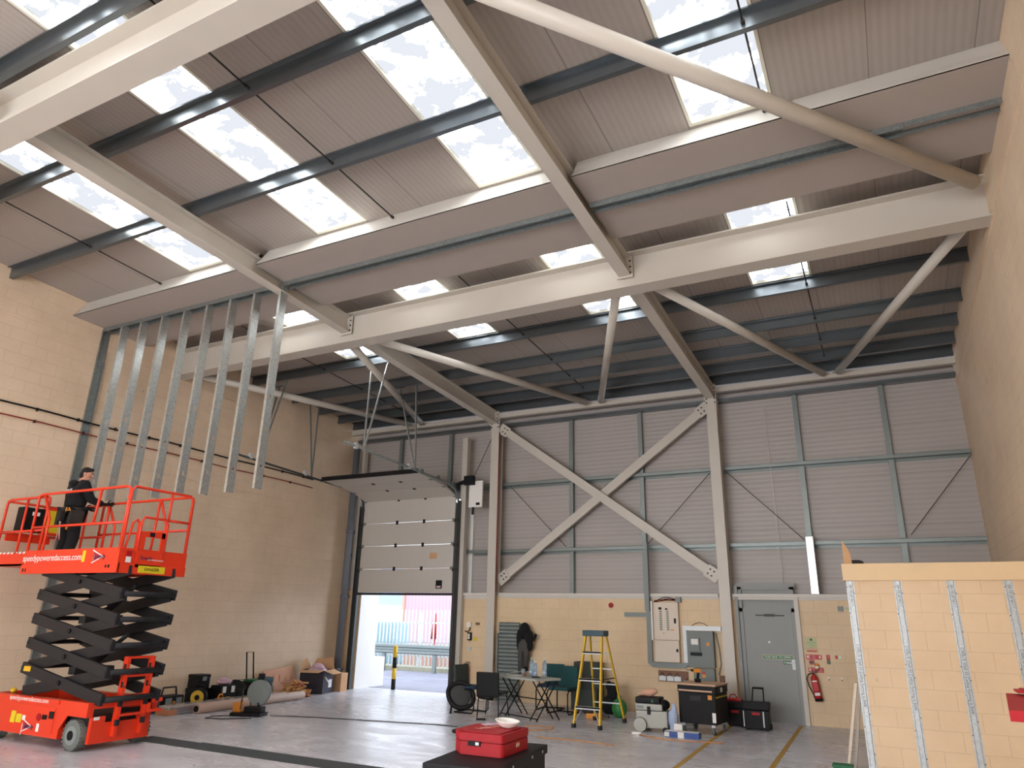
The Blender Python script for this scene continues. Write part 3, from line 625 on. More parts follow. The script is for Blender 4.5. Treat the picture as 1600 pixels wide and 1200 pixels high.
# ------------------------------------------------------------------ fire door
dx0, dx1 = -2.78, -1.66
e = struct(MB().box(dx0, dx0+0.07, YB+0.02, YB+0.14, 0, 2.52).box(dx1-0.12, dx1-0.05, YB+0.02, YB+0.14, 0, 2.52).box(dx0, dx1-0.05, YB+0.02, YB+0.14, 2.45, 2.52).box(dx0, dx1-0.05, YB+0.02, YB+0.14, 2.02, 2.09).box(dx0+0.07, dx1-0.12, YB+0.08, YB+0.11, 2.09, 2.45).build('door_1', 'doorg'), 'grey steel fire door with overhead panel')
leaf = MB().box(dx0+0.075, dx1-0.125, YB+0.05, YB+0.1, 0.0, 2.03, bev=0.003).build('door_leaf', 'doorg', e); leaf.location = -Vector(e.location)
def onleaf(mb, name, mt):
    o = mb.build(name, mt, leaf); return o
onleaf(MB().cyl((-1.83, YB+0.05, 1.08), (-1.83, YB-0.01, 1.08), 0.012, 8).box(-1.86, -1.80, YB+0.035, YB+0.05, 0.96, 1.14).beam((-1.83,YB-0.01,1.08), (-1.95,YB-0.01,1.08), 0.018, 0.018), 'door_handle', 'silver')
onleaf(MB().box(-2.4, -1.83, YB+0.044, YB+0.05, 1.135, 1.215), 'exit_sign', 'signpale')
onleaf(MB().box(-2.39, -1.84, YB+0.042, YB+0.044, 1.145, 1.205), 'sign_field', 'signgreen')
text_mesh('PUSH BAR TO OPEN', 0.055, 'paper', leaf, 'sign_lettering', face_m(-2.115, YB+0.041, 1.175))
onleaf(MB().box(-2.02, -1.89, YB+0.044, YB+0.05, 1.05, 1.11), 'small_sign', 'signgreen')
text_mesh('PUSH', 0.045, 'paper', leaf, 'sign_lettering', face_m(-1.955, YB+0.042, 1.08))
onleaf(MB().cyl((-2.25, YB+0.05, 1.45), (-2.25, YB+0.04, 1.45), 0.02, 12), 'viewer', 'white')
onleaf(MB().box(-2.47, -1.92, YB+0.03, YB+0.05, 1.94, 1.965).box(-2.3,-2.1,YB+0.02,YB+0.05,1.93,1.98), 'door_closer', 'steeld')
struct(MB().box(dx1-0.05, dx1+0.03, YB-0.06, YB+0.1, 0, 2.3).build('trim_9', 'steel'), 'cream steel jamb right of the fire door')
struct(MB().box(dx0-0.06, dx0, YB-0.04, YB+0.14, 0, 2.52).box(dx0-0.02, dx1-0.02, YB+0.0, YB+0.02, 2.5, 2.58).build('trim_10', 'doorg'), 'grey jamb left of the fire door')

# ------------------------------------------------------------------ electrics on the end wall
W = YB
def wb(x0, x1, z0, z1, d, name, mt, label=None, cat=None, parent=None, bev=0.003):
    mb = MB().box(x0, x1, W-d, W-0.001, z0, z1, bev=bev); o = mb.build(name, mt, parent)
    if label: tag(o, label, cat)
    return o
e = empty('cable_trunking', (-4.62, W, 0.9), 'grey steel cable trunking rising past the ledge left of the cream distribution board', 'trunking'); L = Vector(e.location)
def rel(o, e): o.location = -Vector(e.location); return o
o = MB().box(-4.70, -4.60, W-0.075, W-0.001, 0.98, 2.295).box(-4.70, -4.60, W-0.16, W-0.085, 2.0, 3.42).build('vertical_trunking', 'grey', e); rel(o, e)
o = MB().prism([(-4.70, 0.98), (-4.60, 1.0), (-4.56, 0.985), (-3.96, 0.985), (-3.93, 1.02), (-3.85, 1.0), (-3.85, 0.96), (-3.93, 0.885), (-4.60, 0.885), (-4.70, 0.96)], (0, W-0.075, 0), (0, W-0.001, 0)).build('bottom_trunking', 'grey', e); rel(o, e)
o = MB().box(-3.93, -3.85, W-0.08, W-0.001, 1.0, 1.72).box(-3.85, -3.15, W-0.08, W-0.001, 1.63, 1.72).box(-3.94,-3.84,W-.085,W-.08,1.38,1.41).build('bright_trunking', 'silver', e); rel(o, e)
o = MB().box(-5.19, -4.70, W-0.075, W-0.001, 1.88, 1.97).build('side_trunking', 'grey', e); rel(o, e)
e = empty('distribution_board', (-4.26, W, 1.0), 'cream distribution board with breaker rows and loose wires above', 'electrical board')
rel(MB().box(-4.53, -4.00, W-0.12, W-0.001, 1.43, 2.18, bev=0.005).build('breaker_cabinet', 'cream', e), e)
rel(MB().box(-4.52, -4.01, W-0.13, W-0.001, 1.0, 1.42, bev=0.005).build('lower_cabinet', 'cream', e), e)
rel(MB().box(-4.56, -4.53, W-0.2, W-0.1, 1.42, 2.2).build('open_door', 'white', e), e)
mb = MB()
for j in range(9): mb.box(-4.40, -4.345, W-0.13, W-0.12, 1.62+j*0.045, 1.65+j*0.045); mb.box(-4.25, -4.20, W-0.13, W-0.12, 1.62+j*0.045, 1.65+j*0.045)
rel(mb.build('breakers', 'grey', e), e)
rel(MB().box(-4.41, -4.35, W-0.132, W-0.12, 2.03, 2.08).box(-4.27, -4.22, W-0.132, W-0.12, 2.03, 2.06).box(-4.09, -4.05, W-0.14, W-0.12, 1.76, 1.86).box(-4.07, -4.03, W-0.145, W-0.13, 1.2, 1.26).build('switches', 'black', e), e)
rel(MB().box(-4.17,-4.10,W-.122,W-.12,1.62,1.64).box(-4.33,-4.31,W-.122,W-.12,1.55,1.58).build('warning_marks', 'orange', e), e)
rel(MB().box(-4.05, -3.94, W-0.1, W-0.001, 2.18, 2.29).build('cable_entry', 'grey', e), e)
for i in range(5):
    pts = [(-4.52+0.5*t, W-0.05-0.01*i, 2.21+0.03*math.sin(t*PI)+0.012*i*math.cos(t*4+i)) for t in [k/8 for k in range(9)]]
    rel(MB().tube(pts, 0.007, 5).build('loose_wire', 'redpipe' if i % 2 else 'black', e), e)
e = empty('isolator_cabinet', (-3.55, W, 0.7), 'dark grey electrical isolator cabinet with meter, right of the bright trunking', 'electrical cabinet')
rel(MB().box(-3.84, -3.30, W-0.16, W-0.001, 0.93, 1.62, bev=0.006).build('cabinet_body', 'isol', e), e)
rel(MB().box(-3.82, -3.32, W-0.165, W-0.16, 1.11, 1.115).box(-3.74, -3.32, W-0.13, W-0.001, 0.68, 0.91, bev=0.004).build('lower_box', 'isol', e), e)
rel(MB().box(-3.76, -3.57, W-0.20, W-0.16, 1.23, 1.49, bev=0.008).build('meter', 'isol', e), e)
rel(MB().box(-3.74, -3.60, W-0.205, W-0.20, 1.36, 1.47).build('meter_face', 'paper', e), e)
rel(MB().box(-3.77, -3.54, W-0.19, W-0.16, 1.15, 1.21).build('switch_bar', 'black', e), e)
rel(MB().box(-3.44,-3.38,W-.164,W-.16,1.34,1.41).build('warning_sticker','orange',e), e)
rel(MB().box(-3.57,-3.50,W-.133,W-.13,.74,.80).build('warning_sticker','orange',e), e)
rel(MB().box(-3.57,-3.50,W-.133,W-.13,.81,.85).build('red_sticker','signred',e), e)
rel(MB().tube([(-3.27,W-.05,1.6),(-3.22,W-.04,1.3),(-3.2,W-.04,1.0),(-3.26,W-.05,.8)], 0.012, 6).build('feed_cable', 'grey', e), e)
tag(MB().tube([(-3.75+0.17*t, W-.05, 1.72+0.07*math.sin(t*PI/2)) for t in [k/2 for k in range(5)]], 0.006, 5).build('loose_cable', 'black'), 'loop of loose cable above the bright trunking', 'cable')
e = empty('socket_board', (-4.19, W, 0.62), 'brown mounting board with three double sockets and looped leads', 'socket board')
rel(MB().box(-4.50, -3.88, W-0.03, W-0.001, 0.62, 0.83).build('board', 'brown', e), e)
for x in (-4.41, -4.245, -4.095): 
    rel(MB().box(x-0.07, x+0.07, W-0.06, W-0.03, 0.635, 0.73, bev=0.004).build('double_socket', 'silver', e), e)
    rel(MB().tube([(x-0.05+0.1*t, W-0.07, 0.72+0.07*math.sin(t*PI)) for t in [k/6 for k in range(7)]], 0.005, 5).build('lead', 'black', e), e)
wb(-3.25, -3.15, 0.66, 0.79, 0.05, 'junction_box', 'brown', 'small brown junction box low on the wall beside the fire door column', 'box')
e = empty('wall_sounder', (-5.51, W, 2.08), 'round red alarm sounder high on the blockwork', 'alarm')
MB().lathe([(0.055,0),(0.055,0.03),(0.05,0.05),(0.03,0.06)], 20, Matrix.Translation((0,0,0.03)) @ Matrix.Rotation(PI/2, 4, 'X')).build('sounder_body', 'extred', e)
MB().lathe([(0.02,0.06),(0.015,0.075)], 12, Matrix.Translation((0,0,0.03)) @ Matrix.Rotation(PI/2, 4, 'X')).build('sounder_centre', 'steeld', e)
# controls beside the roller door
e = empty('wall_telephone', (-9.12, W, 1.5), 'white wall handset with curled black lead beside the overhead door', 'telephone')
MB().box(-0.05, 0.06, -0.06, -0.001, 0.06, 0.18, bev=0.01).build('handset_body', 'white', e); MB().tube([(0.05,-.05,.07),(0.04,-.06,0.0),(-0.02,-.05,-.04),(-.1,-.04,-.02)], 0.014, 6).build('lead', 'black', e)
e = empty('door_control', (-9.10, W, 1.27), 'black push button control on the wall beside the overhead door', 'control')
MB().box(-0.04, 0.06, -0.06, -0.001, 0.0, 0.18, bev=0.008).build('control_case', 'black', e); MB().box(-0.02, 0.03, -0.07, -0.06, 0.03, 0.15).build('button_panel', 'white', e)
MB().tube([(0.03,-.03,0),(0.0,-.05,-.08),(-.08,-.04,-.07)], 0.006, 5).build('curled_lead', 'white', e)
wb(-8.99, -8.90, 1.26, 1.34, 0.004, 'yellow_notice', 'label', 'small yellow notice beside the door control', 'notice')
wb(-8.94, -8.84, 1.62, 1.68, 0.03, 'light_switch', 'brown', 'small brown switch plate right of the wall handset', 'switch')
wb(-9.13, -9.05, 1.04, 1.12, 0.03, 'wall_socket', 'silver', 'small steel switch below the door control', 'switch')

# ------------------------------------------------------------------ signs and extinguishers
def sign(x0, x1, z0, z1, name, mt, label, txt=None, tm='paper', size=0.03, extra=None):
    e = empty(name, ((x0+x1)/2, W, z0), label, 'sign'); hx = (x1-x0)/2
    MB().box(-hx, hx, -0.006, -0.001, 0, z1-z0).build('sign_plate', mt, e)
    if txt:
        for k, (s, dz, sz, dx) in enumerate(txt): text_mesh(s, sz, tm, e, 'lettering', face_m(dx, -0.0075, dz))
    if extra:
        for (a, b, c, d, q) in extra: MB().box(a, b, -0.008, -0.006, c, d).build('symbol', q, e)
    return e
sign(-1.57, -1.37, 1.30, 1.56, 'fire_action_notice', 'signpale', 'pale green fire action notice with a dark round symbol, topmost by the extinguisher', [('FIRE ACTION', 0.165, 0.028, 0), ('IF YOU DISCOVER', 0.125, 0.018, 0), ('A FIRE', 0.095, 0.018, 0)], 'signgreen', extra=[(-0.09,0.09,0.0,0.025,'signred'),(-0.07,0.09,0.04,0.075,'cardp'),(-0.02,0.02,0.2,0.24,'steeld')])
sign(-1.59, -1.31, 1.165, 1.25, 'extinguisher_sign', 'signred', 'wide red fire point sign above the extinguisher', [('Fire', 0.06, 0.03, 0.0), ('action', 0.028, 0.026, 0.0)], extra=[(-0.125,-0.09,0.02,0.07,'paper'),(-0.075,-0.07,0.0,0.085,'paper'),(0.09,0.12,0.02,0.07,'paper')])
sign(-1.23, -1.165, 1.09, 1.255, 'small_symbol_sign', 'signred', 'small tall red and green sign right of the fire point sign', [('!', 0.13, 0.05, 0)], extra=[(-0.015,0.03,0.0,0.08,'signgreen')])
sign(-1.08, -0.96, 1.185, 1.255, 'small_symbol_sign', 'signpale', 'small pale sign with red square, farthest right of the signs', None, extra=[(-0.055,-0.01,0.005,0.065,'signred'),(0.0,0.05,0.01,0.06,'paper')])
sign(-1.57, -1.30, 0.935, 1.02, 'extinguisher_sign', 'signred', 'red sign directly above the extinguisher, lower of two', [('Water', 0.055, 0.03, 0.07), ('extinguisher', 0.025, 0.02, 0.06)], extra=[(-0.12,-0.09,0.02,0.07,'paper'),(-0.04,-0.035,0.0,0.085,'paper')])
e = empty('call_point', (-1.50, W, 1.07), 'dark square fire call point left above the extinguisher', 'call point'); MB().box(-0.045, 0.045, -0.04, -0.001, 0, 0.09, bev=0.005).build('case', 'extred', e); MB().box(-0.03, 0.03, -0.044, -0.04, 0.02, 0.06).build('glass_plate', 'steeld', e)
def extinguisher(loc, tilt, label, lab2=True):
    e = empty('fire_extinguisher', loc, label, 'fire extinguisher'); 
    M = Matrix.Rotation(tilt, 4, 'Y')
    MB().lathe([(0.062,0.03),(0.066,0.04),(0.068,0.36),(0.06,0.42),(0.03,0.455),(0.022,0.47)], 20, M).build('cylinder', 'extred', e)
    MB().lathe([(0.072,0.0),(0.072,0.05)], 20, M).build('base_ring', 'black', e)
    MB().cyl(M@Vector((0,0,0.46)), M@Vector((0,0,0.50)), 0.025, 10).box(-0.06, 0.07, -0.012, 0.012, 0.485, 0.50, M=M).box(-0.02, 0.09, -0.012, 0.012, 0.52, 0.535, M=M).build('valve_handle', 'steeld', e)
    MB().tube([M@Vector(p) for p in [(-0.02,0,0.49),(-0.09,0,0.47),(-0.13,0,0.40),(-0.12,0,0.27),(-0.07,-0.02,0.12),(-0.065,-0.03,0.06)]], 0.011, 8).build('hose', 'rubber', e)
    if lab2:
        b = MB().box(-0.045, 0.045, -0.0705, -0.066, 0.18, 0.33, M=M).build('instruction_label', 'signred', e)
        MB().box(-0.045, 0.05, -0.0715, -0.066, 0.10, 0.15, M=M).build('label_band', 'paper', e)
        MB().box(-0.045, 0.045, -0.0715, -0.066, 0.34, 0.36, M=M).build('label_band', 'paper', e)
    return e
extinguisher((-1.43, W-0.09, 0.44), -0.12, 'red fire extinguisher hung on the wall right of the fire door')
e2 = empty('tag_bottle', (-1.41, W-0.05, 0.99), 'small orange and white tag above the extinguisher', 'tag'); MB().lathe([(0.03,0),(0.035,0.02),(0.035,0.09),(0.02,0.11)], 12).build('tag_body', 'orange', e2); MB().lathe([(0.036,0.02),(0.036,0.06)], 12).build('tag_band', 'paper', e2)
extinguisher((-9.1, W-0.12, 0.26), 0.0, 'red fire extinguisher behind the chairs left of the column', False)
for x, lab in ((-1.23, 'left'), (-1.005, 'right')):
    e = empty('wall_hook', (x, W, 0.83), 'small white round wall fitting, the %s of two on the blockwork' % lab, 'hook'); MB().cyl((0,0,0.02),(0,-0.02,0.02),0.02,12).build('plate', 'white', e); MB().cyl((0.005,-.02,-0.005),(0.005,-.03,-0.02),0.008,8).build('pin', 'steeld', e)
tag(MB().box(-0.93, -0.84, W-0.04, W-0.001, 2.05, 2.14, bev=0.004).build('wall_switch', 'grey'), 'grey square key switch high on the wall near the block room', 'switch')
e = empty('emergency_light', (-0.77, W, 2.05), 'small emergency exit light beside the grey switch', 'light'); MB().box(-0.045, 0.05, -0.04, -0.001, 0, 0.09).build('case', 'cream', e); MB().box(-0.03,0.035,-0.045,-0.04,.02,.07).build('running_man_panel', 'signpale', e)

# ------------------------------------------------------------------ block room at the right with furring strips
BX0, BY0 = -0.50, 10.62
st = MB().box(BX0, XR, BY0, BY0+1.5, 0, 2.36).build('wall_block_room', 'stub'); struct(st, 'beige blockwork room front at the right')
struct(MB().box(BX0-0.03, XR, BY0-0.045, BY0+1.5, 2.36, 2.575, bev=0.003).build('trim_11', mt='lintel') if False else MB().box(BX0-0.03, XR, BY0-0.045, BY0+1.5, 2.36, 2.575, bev=0.003).build('trim_11', 'cardp'), 'smooth beige band along the top of the block room')
MT['lintel'] = mat('lintel_paint', 'E0C196', 0.55, var=0.05); bpy.data.objects['trim_11'].data.materials[0] = MT['lintel']
for i, (x, lab) in enumerate(((-0.455, 'leftmost of the four on the block room, at its corner'), (0.10, 'second from the left on the block room'), (0.69, 'third from the left on the block room'), (1.29, 'rightmost of the four on the block room'))):
    e = empty('furring_strip', (x, BY0, 0), 'galvanised furring strip, ' + lab, 'furring', 'furring strips on the block room')
    h = 0.04
    MB().prism([(-0.047,0.001),(-0.030,0.001),(-0.025,0.022),(0.025,0.022),(0.030,0.001),(0.047,0.001),(0.047,0.003),(0.031,0.003),(0.026,0.0245),(-0.026,0.0245),(-0.031,0.003),(-0.047,0.003)], (0,0,0.0), (0,0,2.355), up=(0,-1,0)).build('channel', 'furr', e)
    s_ = 1
    for t, z in (('CAPLi 5 50x0.50 Ceiling Furring x 3600', 1.2), ('09:10:20 W11', 2.17)):
        text_mesh(t, 0.046, 'steeld', e, 'printed_lettering', face_m(0, -0.0255, z, roll=-PI/2) , extr=0.0003)
    mb = MB()
    for z in (2.2, 1.75, 1.2, 0.75, 0.3): mb.cyl((0.04,-0.003,z),(0.04,-0.01,z),0.007,8)
    for z in (2.28, 1.95, 1.35, 0.6): mb.cyl((-0.04,-0.003,z),(-0.04,-0.01,z),0.007,8)
    mb.build('screws', 'steeld', e)
tag(MB().poly3([(-0.50,BY0+0.12,2.576),(-0.40,BY0+0.10,2.576),(-0.41,BY0+0.12,2.72),(-0.49,BY0+0.14,2.90),(-0.50,BY0+0.14,2.86)], 0.006).build('cardboard_offcut', 'card'), 'pointed piece of cardboard standing on top of the block room corner', 'cardboard')
tag(MB().lathe([(0.09,0),(0.10,0.02),(0.09,0.05),(0.05,0.065)], 18, Matrix.Translation((-0.36, BY0+0.25, 2.576))).build('black_coil', 'rubber'), 'low black roll lying on top of the block room', 'roll')
# boards leaning beside it
for i, (x0, mt_, lab, y) in enumerate(((-0.60, 'cream', 'pale cream board seen edge on, leaning against the block room, front of two', 11.05), (-0.56, 'paper', 'white board leaning against the block room, behind the cream one', 11.35))):
    e = tag(MB().beam((x0-0.17+0.03*i, y, 0.0), (x0+0.05, y, 1.08), 0.18, 0.035, up=(1,0,0), bev=0.002).build('leaning_board', mt_), lab, 'board')
tag(MB().beam((-0.545, 11.65, 0.0), (-0.515, 11.65, 0.75), 0.03, 0.02).build('dark_batten', 'black'), 'thin dark batten leaning upright against the block room', 'batten')
e = empty('green_crate', (-0.80, 10.79, 0), 'green plastic crate on the floor at the foot of the leaning boards', 'crate'); MB().box(-0.12, 0.10, -0.1, 0.1, 0, 0.12, bev=0.01).build('crate_body', 'green', e); MB().box(-0.13, 0.11, -0.11, 0.11, 0.1, 0.125, bev=0.004).build('crate_rim', 'green', e)

# ------------------------------------------------------------------ scissor lift
LX, LY = -10.8, 7.05
lift = empty('scissor_lift', (LX, LY, 0), 'orange red scissor lift with raised platform at the left wall', 'scissor lift')
ch = MB()
x0, x1, y0, y1 = -1.2, 1.10, -0.53, 0.53
for sy in (-1, 1):
    ys_ = sorted((sy*0.53, sy*0.44))
    # side cheek with wheel arches
    for (a, b, c, d) in ((-0.83, 0.55, 0.12, 0.60), (-1.2, -0.83, 0.42, 0.60), (0.55, 1.10, 0.42, 0.60)): ch.box(a, b, ys_[0], ys_[1], c, d)
    for (a, b, c, d) in ((-0.83, 0.48, 0.55, 0.56), ): ch.box(a, b, min(sy*0.55, sy*0.53), max(sy*0.55, sy*0.53), 0.545, 0.60)
    ch.prism([(0.55-0.55, 0.0)]+[(0.0, 0.0)], (0,0,0), (0,0.01,0)) if False else None
    for xx, s in ((0.55, 1), (-0.83, -1)):
        ch.poly3([(xx, sy*0.53, 0.42), (xx+s*0.14, sy*0.53, 0.42), (xx, sy*0.53, 0.24)], -0.02*sy*s)
ch.box(-1.1, 1.0, -0.30, 0.30, 0.12, 0.30); ch.box(-1.2, -1.14, -0.44, 0.44, 0.2, 0.6)
ch.box(1.04, 1.10, -0.44, 0.44, 0.09, 0.34); ch.box(1.04, 1.10, -0.44, -0.25, 0.34, 0.42); ch.box(1.04, 1.10, 0.25, 0.44, 0.34, 0.42); ch.box(1.04, 1.10, -0.44, 0.44, 0.52, 0.60)
cho = ch.build('chassis', 'lift', lift)
MB().box(-1.14, 1.04, -0.44, 0.44, 0.30, 0.44).build('inner_well', 'liftarm', lift)
bd = MB().box(-0.70, 0.42, -0.538, -0.53, 0.17, 0.50, bev=0.004).build('access_panel', 'lift', lift)
MB().cyl((0.08,-0.54,0.36),(0.08,-0.548,0.36),0.05,14).build('panel_latch', 'red', bd)
MB().box(0.16,0.26,-0.545,-0.538,0.34,0.40,bev=.01).box(0.31,0.41,-0.545,-0.538,0.36,0.45,bev=.01).build('panel_slots', 'black', bd)
MB().box(-0.58, -0.47, -0.543, -0.539, 0.25, 0.40).box(-0.45, -0.32, -0.543, -0.539, 0.26, 0.37).build('safety_label', 'label', bd)
MB().box(-0.30,-0.23,-0.543,-0.539,0.30,0.36).box(0.07,0.13,-0.545,-0.541,0.18,0.28).build('white_label','paper',bd)
MB().prism([(-0.27,0.10),(-0.27,0.26),(-0.262,0.24),(-0.262,0.12)], (0,-0.543,0.0), (0,-0.539,0.0)).build('logo_edge','paper',bd)
def logo(parent, x, y, z, s, txt=True):
    MB().poly3([(x-0.14*s,y,z+0.09*s),(x+0.10*s,y,z),(x-0.14*s,y,z-0.09*s),(x-0.08*s,y,z)], 0.002).build('logo_outline', 'paper', parent)
    MB().poly3([(x-0.125*s,y-0.002,z+0.07*s),(x+0.07*s,y-0.002,z),(x-0.125*s,y-0.002,z-0.07*s),(x-0.07*s,y-0.002,z)], 0.002).build('logo_arrow', 'signred', parent)
    text_mesh('Speedy', 0.085*s, 'navy', parent, 'logo_lettering', face_m(x+0.02*s, y-0.006, z), extr=0.001)
logo(bd, -0.14, -0.541, 0.23, 1.0)
text_mesh('speedypoweredaccess.com', 0.085, 'paper', cho, 'hire_lettering', face_m(-0.22, -0.552, 0.572), extr=0.001)
# wheels
for sx in (-0.96, 0.84):
    for sy in (-1, 1):
        wz = empty('w', (0,0,0), None, None); bpy.data.objects.remove(wz)
        mb = MB(); c = Vector((sx, sy*0.46, 0.19)); Mx = Matrix.Translation(c) @ Matrix.Rotation(PI/2, 4, 'X')
        mb.lathe([(0.12,-0.065),(0.165,-0.07),(0.186,-0.055),(0.19,-0.03),(0.19,0.03),(0.186,0.055),(0.165,0.07),(0.12,0.065)], 28, Mx)
        for k in range(22):
            a = 2*PI*k/22; 
            for q in (-1, 1):
                v = Vector((math.cos(a+q*0.07), 0, math.sin(a+q*0.07)))*0.188
                mb.beam(c+v+Vector((0, q*0.005, 0)), c+v+Vector((0, q*0.065, 0)), 0.03, 0.012, up=v)
        wo = mb.build('wheel', 'tyre', lift)
        MB().cyl(c+Vector((0,sy*0.02,0)), c+Vector((0,sy*0.073,0)), 0.118, 20).build('rim', 'grey', wo)
        hb = MB().cyl(c+Vector((0,sy*0.073,0)), c+Vector((0,sy*0.082,0)), 0.06, 12)
        for k in range(6): a = 2*PI*k/6; hb.cyl(c+Vector((0.04*math.cos(a),sy*0.082,0.04*math.sin(a))), c+Vector((0.04*math.cos(a),sy*0.09,0.04*math.sin(a))), 0.008, 6)
        hb.build('hub', 'black', wo)
# entry ladder on the end
ld = MB(); lx = 1.13
for yy in (-0.12, 0.27):
    ld.beam((1.12, yy, 0.16), (1.16, yy, 1.17), 0.045, 0.09, up=(1,0,0))
for z in (0.42, 0.66, 0.92): ld.beam((1.13, -0.12, z), (1.13, 0.27, z), 0.12, 0.03)
ld.beam((1.16,-0.14,1.16),(1.16,0.29,1.16),0.06,0.03)
lo = ld.build('ladder', 'lift', lift)
for yy in (-0.145, 0.245):
    for z in (0.32, 0.56, 0.80, 1.03): MB().box(1.14, 1.19, yy-0.002, yy+0.05, z-0.03, z+0.05, bev=0.01).build('ladder_slot', 'liftarm', lo)
MB().box(1.10, 1.112, -0.1, 0.25, 0.44, 0.5).build('step_gap', 'black', lift)
MB().ball((-0.97, -0.36, 0.63), (0.045,0.045,0.04), seg=12).build('beacon', 'amber', lift)
MB().box(1.06, 1.2, 0.30, 0.52, 0.42, 0.46).box(1.06,1.2,0.30,0.34,0.46,0.62).box(1.16,1.2,.3,.52,.55,.6).build('end_bracket', 'lift', lift)
MB().box(1.10,1.104,-0.42,-0.34,0.38,0.42).build('white_label','paper',lift)
# scissor stack: five crossings on each side
zc = [0.80+0.345*i for i in range(5)]; hx = 1.0; hz = 0.165
for i, z in enumerate(zc):
    zl = z
    for sy, off in ((-1, 0.43), (1, 0.43)):
        y = sy*off
        a = MB().beam((-0.72-0.02, y, zl+hz), (1.28-0.06, y, zl-hz), 0.05, 0.15, bev=0.006)
        a.cyl((-0.70, y-sy*0.06, zl+hz), (-0.70, y+sy*0.035, zl+hz), 0.03, 12); a.cyl((1.18, y-sy*0.06, zl-hz), (1.18, y+sy*0.035, zl-hz), 0.03, 12)
        ao = a.build('scissor_arm', 'liftarm', lift)
        MB().cyl((0.24, y, zl), (0.24, y+sy*0.045, zl), 0.035, 6, smooth=False).build('pivot', 'black', ao)
        yi = sy*(off-0.07)
        a = MB().beam((-0.72, yi, zl-hz), (1.26-0.06, yi, zl+hz), 0.05, 0.15, bev=0.006)
        ao = a.build('scissor_arm', 'liftarm', lift)
    MB().cyl((-0.72, -0.40, zl+hz), (-0.72, 0.40, zl+hz), 0.035, 12).build('cross_tube', 'liftarm', lift)
    MB().cyl((1.2, -0.40, zl-hz), (1.2, 0.40, zl-hz), 0.04, 12).build('cross_tube', 'liftarm', lift)
for i in (0, 2): MB().cyl((-0.25, 0, zc[i]-0.06), (0.65, 0, zc[i]+0.50), 0.05, 12).cyl((0.2,0,zc[i]+0.22),(0.9,0,zc[i]+0.66),0.03,10).box(0.15,0.3,-.3,.3,zc[i]+0.1,zc[i]+0.2).build('hydraulic_ram', 'liftarm', lift)
MB().box(-0.665,-0.50,-0.462,-0.456,zc[0]+0.115,zc[0]+0.185, M=Matrix.Translation((0,0,0))).build('arm_label', 'amber', lift)
# platform
PZ = 2.40
pl = empty('p', (0,0,0), None, None); bpy.data.objects.remove(pl)
deck = MB().box(-1.12, 1.17, -0.56, 0.56, PZ-0.02, PZ+0.02).box(-1.12, 1.17, -0.56, -0.53, PZ-0.10, PZ+0.24).box(-1.12, 1.17, 0.53, 0.56, PZ-0.10, PZ+0.24).box(1.14, 1.17, -0.53, 0.53, PZ-0.10, PZ+0.24)
deck.box(-1.14, 1.19, -0.575, -0.53, PZ-0.11, PZ+0.03, bev=0.006).box(1.13, 1.19, -0.56, 0.56, PZ-0.11, PZ+0.03, bev=0.006)
do = deck.build('platform_deck', 'lift', lift)
MB().box(-1.08,-1.05,-0.579,-0.575,PZ-0.08,PZ-0.03).box(-1.01,-0.99,-0.579,-0.575,PZ-0.08,PZ-0.03).box(0.93,0.96,-0.579,-0.575,PZ-0.04,PZ).box(0.99,1.03,-0.579,-0.575,PZ-0.04,PZ).build('deck_slots', 'black', do)
text_mesh('speedypoweredaccess.com', 0.135, 'paper', do, 'hire_lettering', face_m(-0.41, -0.563, PZ+0.12), extr=0.001)
MB().box(0.34, 0.41, -0.565, -0.561, PZ+0.05, PZ+0.21).build('yellow_label', 'label', do)
logo(do, 0.72, -0.562, PZ+0.12, 1.15)
ext = MB().box(-2.1, -1.12, -0.50, 0.50, PZ+0.02, PZ+0.05).box(-2.1, -1.12, -0.50, -0.475, PZ+0.02, PZ+0.22).box(-2.1, -1.12, 0.475, 0.50, PZ+0.02, PZ+0.22).box(-2.1, -2.075, -0.475, 0.475, PZ+0.02, PZ+0.22).build('extension_deck', 'lift', lift)
mb = MB()
for k in range(9): mb.poly3([(-2.08+k*0.11,-0.503,PZ+0.205),(-2.03+k*0.11,-0.503,PZ+0.205),(-2.00+k*0.11,-0.503,PZ+0.235),(-2.05+k*0.11,-0.503,PZ+0.235)], 0.003)
mb.build('hazard_stripe', 'paper', ext)
# end gate, with plate and label
gate = MB().box(1.175, 1.19, -0.30, 0.12, PZ-0.02, PZ+0.22).tube([(1.17,-0.30,PZ+0.2),(1.17,-0.30,PZ+0.62),(1.17,-0.26,PZ+0.70),(1.17,0.1,PZ+0.70),(1.17,0.14,PZ+0.62),(1.17,0.14,PZ+0.2)], 0.02, 8).box(1.16, 1.185, -0.30, 0.12, PZ+0.42, PZ+0.50).box(1.16,1.185,-0.30,-0.2,PZ+0.2,PZ+0.42).box(1.16,1.185,.06,.14,PZ+.2,PZ+.5).build('gate', 'lift', lift)
MB().box(1.186,1.19,-0.14,-0.06,PZ+0.43,PZ+0.49).build('gate_latch', 'black', gate)
text_mesh('Speedy', 0.07, 'navy', gate, 'logo_lettering', face_m(1.193, -0.14, PZ+0.12, '+X'))
text_mesh('powered access', 0.04, 'paper', gate, 'hire_lettering', face_m(1.193, 0.02, PZ+0.10, '+X'))
MB().box(1.191,1.194,-0.24,0.20,PZ-0.09,PZ+0.01).build('load_label', 'label', do)
text_mesh('DANGER', 0.06, 'black', do, 'label_lettering', face_m(1.196, -0.02, PZ-0.04, '+X'))
MB().box(1.19,1.195,-0.46,-0.38,PZ+0.04,PZ+0.12).build('white_label','paper',do)
MB().box(1.19,1.195,-0.46,-0.38,PZ+0.13,PZ+0.2).build('red_label','red',do)
